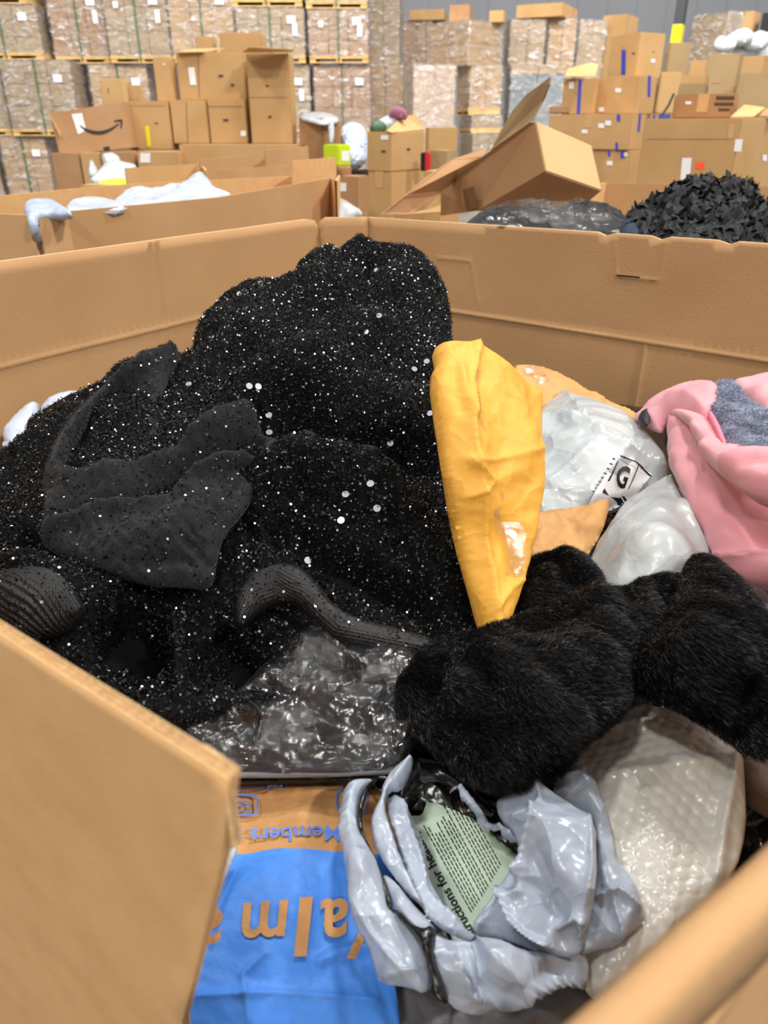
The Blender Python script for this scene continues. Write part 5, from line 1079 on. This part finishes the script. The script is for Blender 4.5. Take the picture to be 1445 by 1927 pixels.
closed('low carton hidden under the small white bags at the left', dict(xl=150, xm=262, xr=268, yt=349, yb=400, D=4.7, yaw=6, zb=0, wr=.8), 'card_tan', tape=False)
# ---- middle distance, centre
def cc(lb, xl, xm, xr, yt, yb, D, yaw, m='card_tan', marks=(), zb=None, tape=False): return closed(lb, dict(xl=xl, xm=xm, xr=xr, yt=yt, yb=yb, D=D, yaw=yaw, zb=zb), m, marks=marks, tape=tape)
u1, _ = cc('tan carton supporting the clothes-filled carton, centre', 692, 735, 800, 324, 420, 4.9, 35, zb=0, tape=True)
u2, t2 = cc('open tan carton overflowing with clothes, centre', 690, 735, 800, 248, 324, 4.9, 35, marks=[('label', 'l', 717, 254, 731, 263), ('mark', 'l', 718, 283, 726, 287), ('mark', 'r', 765, 279, 771, 283)], zb=u1.zt)
plate('flap', [at(727, 247, 4.9), at(757, 218, 5.25), at(782, 217, 5.3), at(800, 244, 5.3), at(737, 250, 4.9)], .006, M['card_pale'], t2)
for i, (lb, q, mm) in enumerate([('bunched white shirt spilling from the centre carton', [(700, 236), (725, 222), (752, 218), (745, 235), (725, 246), (702, 248)], 'white_poly'), ('muted green cloth at the left of the centre carton', [(694, 238), (712, 228), (730, 236), (722, 246), (698, 248)], 'strap'), ('dusky purple cloth on top of the centre carton', [(728, 216), (742, 203), (765, 208), (768, 222), (745, 220)], 'purple')]):
    if mm == 'purple': M['purple'] = mat('purple_cloth', (150, 96, 122), .8)
    P = np.array(q, float); c = P.mean(0); D = 5.12 - .12 * (i == 1); s_ = Soft(q, [(c[0] - 30, c[1], D), (c[0] + 30, c[1], D), (c[0], c[1] - 20, D + .1), (c[0], c[1] + 20, D - .05)], up=.04, down=.05, edge=.05, cr=[('v', .03, .08, 3)])
    soft_thing('shirt', lb, 'clothing', s_, M[mm], 3)
u3, _ = cc('tan carton behind and right of the clothes-filled one', 800, 806, 862, 240, 300, 5.8, 72, zb=0)
cc('small brown carton lying before it, beside the red and black box', 808, 840, 862, 283, 330, 5.2, 30, m='card_dust', zb=0)
rb = Box(791, 806, 812, 287, 318, 5.0, 20); rt = rb.thing('shoe_box', 'small box, black at the left and red at the right, centre', 'box'); rb.body(M['ink'], rt, 'lid', a0=rb.wl * .45); M['red'] = mat('red_board', (205, 40, 44), .5); rb.body(M['red'], rt, 'body', a1=rb.wl * .45)
cc('low carton at the foot of the centre aisle', 798, 830, 868, 322, 400, 4.6, 20, zb=0)
gb = cc('brown carton standing on a dark box by the left pile, corner forward', 561, 606, 642, 222, 268, 6.0, 35, m='card_brown')[0]
s_ = Soft([(558, 224), (570, 215), (600, 211), (630, 218), (643, 230), (622, 234), (606, 236), (580, 229)], [(558, 224, 6.15), (643, 230, 6.1), (600, 211, 6.3), (606, 236, 5.9)], up=.02, down=.02, edge=.05, cr=[('v', .02, .15, 2)])
dr_ = soft_thing('poly_mailer', 'white film bag draped over the corner-forward brown carton', 'plastic bag', s_, M['white_poly'], 3)
s_ = Soft([(617, 228), (630, 230), (628, 270), (618, 270)], [(617, 228, 5.9), (630, 270, 5.85), (617, 270, 5.85)], up=.01, down=.01, edge=.02); s_.build('hanging_strip', M['white_poly'], dr_, 3)
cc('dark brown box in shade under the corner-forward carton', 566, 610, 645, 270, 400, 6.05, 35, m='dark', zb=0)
lsup, _ = cc('brown carton directly beneath the lime carton', 604, 636, 662, 313, 420, 4.58, 40, m='card_brown', zb=0)
lm = Box(607, 636, 660, 272, 312, 4.6, 40, zb=lsup.zt); lt = lm.thing('lime_carton', 'bright lime green carton with a grey label, centre left', 'box'); lm.body(M['lime'], lt); lm.rect('r', 642, 284, 656, 303, M['label'], lt, 'label')
s_ = Soft([(640, 240), (655, 232), (680, 234), (692, 250), (694, 300), (672, 322), (656, 310), (650, 275)], [(640, 240, 5.6), (692, 250, 5.6), (670, 320, 5.4), (656, 290, 5.4)], up=.03, down=.1, edge=.08, cr=[('v', .06, .15, 3), ('c', .06, .2, 5)])
soft_thing('poly_mailer', 'grey translucent sack between the lime carton and the centre cartons', 'plastic bag', s_, M['grey_poly'], 3)
cc('flattened pale sheet edge below the lime carton', 634, 652, 660, 316, 330, 4.5, 30, m='card_pale')
cc('brown carton with a pale label under the grey sack', 640, 672, 694, 332, 364, 4.4, 25, m='card_brown', marks=[('label', 'l', 641, 344, 652, 360)])
cc('shadowed brown carton lowest beneath the grey sack', 640, 672, 694, 365, 430, 4.4, 25, m='card_brown', zb=0)
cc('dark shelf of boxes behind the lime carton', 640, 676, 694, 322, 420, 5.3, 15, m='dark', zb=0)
# ---- goods in the right rear bin
R_s = Soft([(870, 425), (900, 402), (950, 390), (1010, 386), (1080, 382), (1120, 388), (1150, 398), (1175, 412), (1192, 432), (1190, 470), (870, 450)], [(870, 425, 1.62), (1010, 386, 1.85), (1120, 388, 1.85), (1192, 440, 1.66), (1000, 450, 1.58)], up=.02, down=.08, edge=.05, cr=[('v', .02, .1, 3), ('c', .012, .05, 5)],
           ridges=[([(1080, 392), (1110, 410), (1140, 425)], .012, 8, 's'), ([(1100, 388), (1150, 404), (1180, 428)], .012, 8, 's')])
o = soft_thing('black_sack', 'glossy black plastic sack under the tipped carton in the right rear bin', 'plastic bag', R_s, M['black_poly'], 5)
Sf = Soft(R_s.poly, [(870, 425, 1.615), (1010, 386, 1.845), (1120, 388, 1.845), (1192, 440, 1.655), (1000, 450, 1.575)], up=.022, down=.001, edge=.05, sm=0, cr=[('v', .022, .08, 13), ('c', .015, .04, 15)])
Sf.build('clear_film', M['clear_bag'], o, 5, two=False)
Ru = Soft([(1178, 420), (1200, 400), (1235, 385), (1265, 372), (1290, 352), (1310, 342), (1340, 348), (1370, 344), (1400, 350), (1415, 350), (1425, 358), (1418, 372), (1425, 395), (1450, 415), (1500, 430), (1500, 480), (1180, 450)],
          [(1178, 430, 1.6), (1265, 372, 1.9), (1320, 345, 2.1), (1415, 355, 2.05), (1350, 420, 1.55), (1450, 440, 1.55), (1250, 440, 1.5)], up=.03, down=.08, edge=.06, cr=[('v', .05, .12, 5), ('w', .02, .05, 6)], ridges=[([(1300, 370), (1340, 385), (1400, 375)], -.03, 14, 'rf'), ([(1400, 380), (1405, 430)], -.03, 10, 'rf')])
ru = Ru.build('ruffled_garment', M['ruffle'], None, 5); tag(ru, 'black garment covered in petal ruffles, heaped in the right rear bin', 'clothing')
p, nr, r = Ru.sample(3200, 3); K_ = len(p); V = []
a = r.normal(size=(K_, 3)); a -= (a * nr).sum(1)[:, None] * nr; a /= np.linalg.norm(a, axis=1)[:, None]; b = np.cross(nr, a); sz_ = r.uniform(.008, .014, (K_, 1)); li = r.uniform(.0, .7, (K_, 1))
V = np.stack([p - a * sz_ * .3, p - b * sz_ * .8 + a * sz_ * .6 + nr * sz_ * li * .6, p + a * sz_ * 1.5 + nr * sz_ * li * 1.2, p + b * sz_ * .8 + a * sz_ * .6 + nr * sz_ * li * .5], 1).reshape(-1, 3)
o = mesh_obj('petals', V, (np.arange(K_)[:, None] * 4 + np.arange(4)[None]).astype(int), M['ruffle'], ru, smooth_=False); o['kind'] = 'stuff'
s_ = Soft([(1165, 425), (1185, 408), (1215, 400), (1240, 410), (1240, 450), (1170, 450)], [(1165, 425, 1.58), (1215, 400, 1.7), (1240, 450, 1.5)], up=.02, down=.03, edge=.04, cr=[('v', .02, .05, 2)])
soft_thing('folded_cloth', 'dark navy cloth between the glossy black sack and the ruffled garment', 'clothing', s_, M['denim'], 4)
# ---- tipped open carton
tc_ = thing('tipped_carton', 'open tan carton lying tipped on the black sack, flaps spread toward the upper left', 'cardboard box', tuple(at(980, 390, 2.0)))
A_, B_, D_ = at(1008, 230, 2.08), at(1111, 275, 2.12), at(1027, 322, 1.98)
n_c = np.cross(B_ - A_, D_ - A_); r_c = rays([(1130, 358)])[0]; C_ = EYE + r_c * (((A_ - EYE) @ n_c) / (r_c @ n_c))
E_, F_, G_ = at(901, 396, 2.28), at(830, 406, 2.5), at(830, 362, 2.46)
M['card_lit_end'] = mat('lit_end_carton', (206, 168, 118), .8, (198, 160, 110), 4)  # paler copy for the end panel, with the light falling there painted in
plate('end_panel', [A_, B_, C_, D_], .005, M['card_lit_end'], tc_)
H_ = at(864, 327, 2.36)
plate('side_panel', [at(999, 231, 2.09), A_, D_, E_, F_, G_, H_], .005, M['card_brown'], tc_)  # browner board than the end: this side's shade put into colour
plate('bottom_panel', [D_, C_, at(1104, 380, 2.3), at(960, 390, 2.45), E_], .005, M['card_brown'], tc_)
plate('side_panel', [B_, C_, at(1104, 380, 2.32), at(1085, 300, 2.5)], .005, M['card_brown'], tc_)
plate('flap', [at(1036, 145, 2.05), at(1020, 158, 2.1), at(992, 178, 2.2), at(966, 208, 2.3), at(935, 262, 2.42), at(925, 282, 2.45), at(998, 231, 2.1), at(1022, 190, 2.1), at(1034, 160, 2.05)], .004, M['card_dust'], tc_)
plate('flap', [at(718, 403, 2.0), at(760, 370, 2.1), at(800, 335, 2.25), at(850, 300, 2.4), at(915, 279, 2.5), at(905, 296, 2.45), at(864, 327, 2.43), at(828, 364, 2.35), at(770, 404, 2.1)], .004, M['card_brown'], tc_)
plate('flap', [at(800, 395, 2.2), at(829, 366, 2.35), at(829, 400, 2.2), at(770, 404, 2.1)], .004, M['card_tan'], tc_)
V = [at(871, 358, 2.34), at(891, 350, 2.28), at(900, 390, 2.26), at(878, 396, 2.32)]
plate('hand_hole', [v + (EYE - v) / np.linalg.norm(EYE - v) * .012 for v in V], .001, M['fold'], tc_)
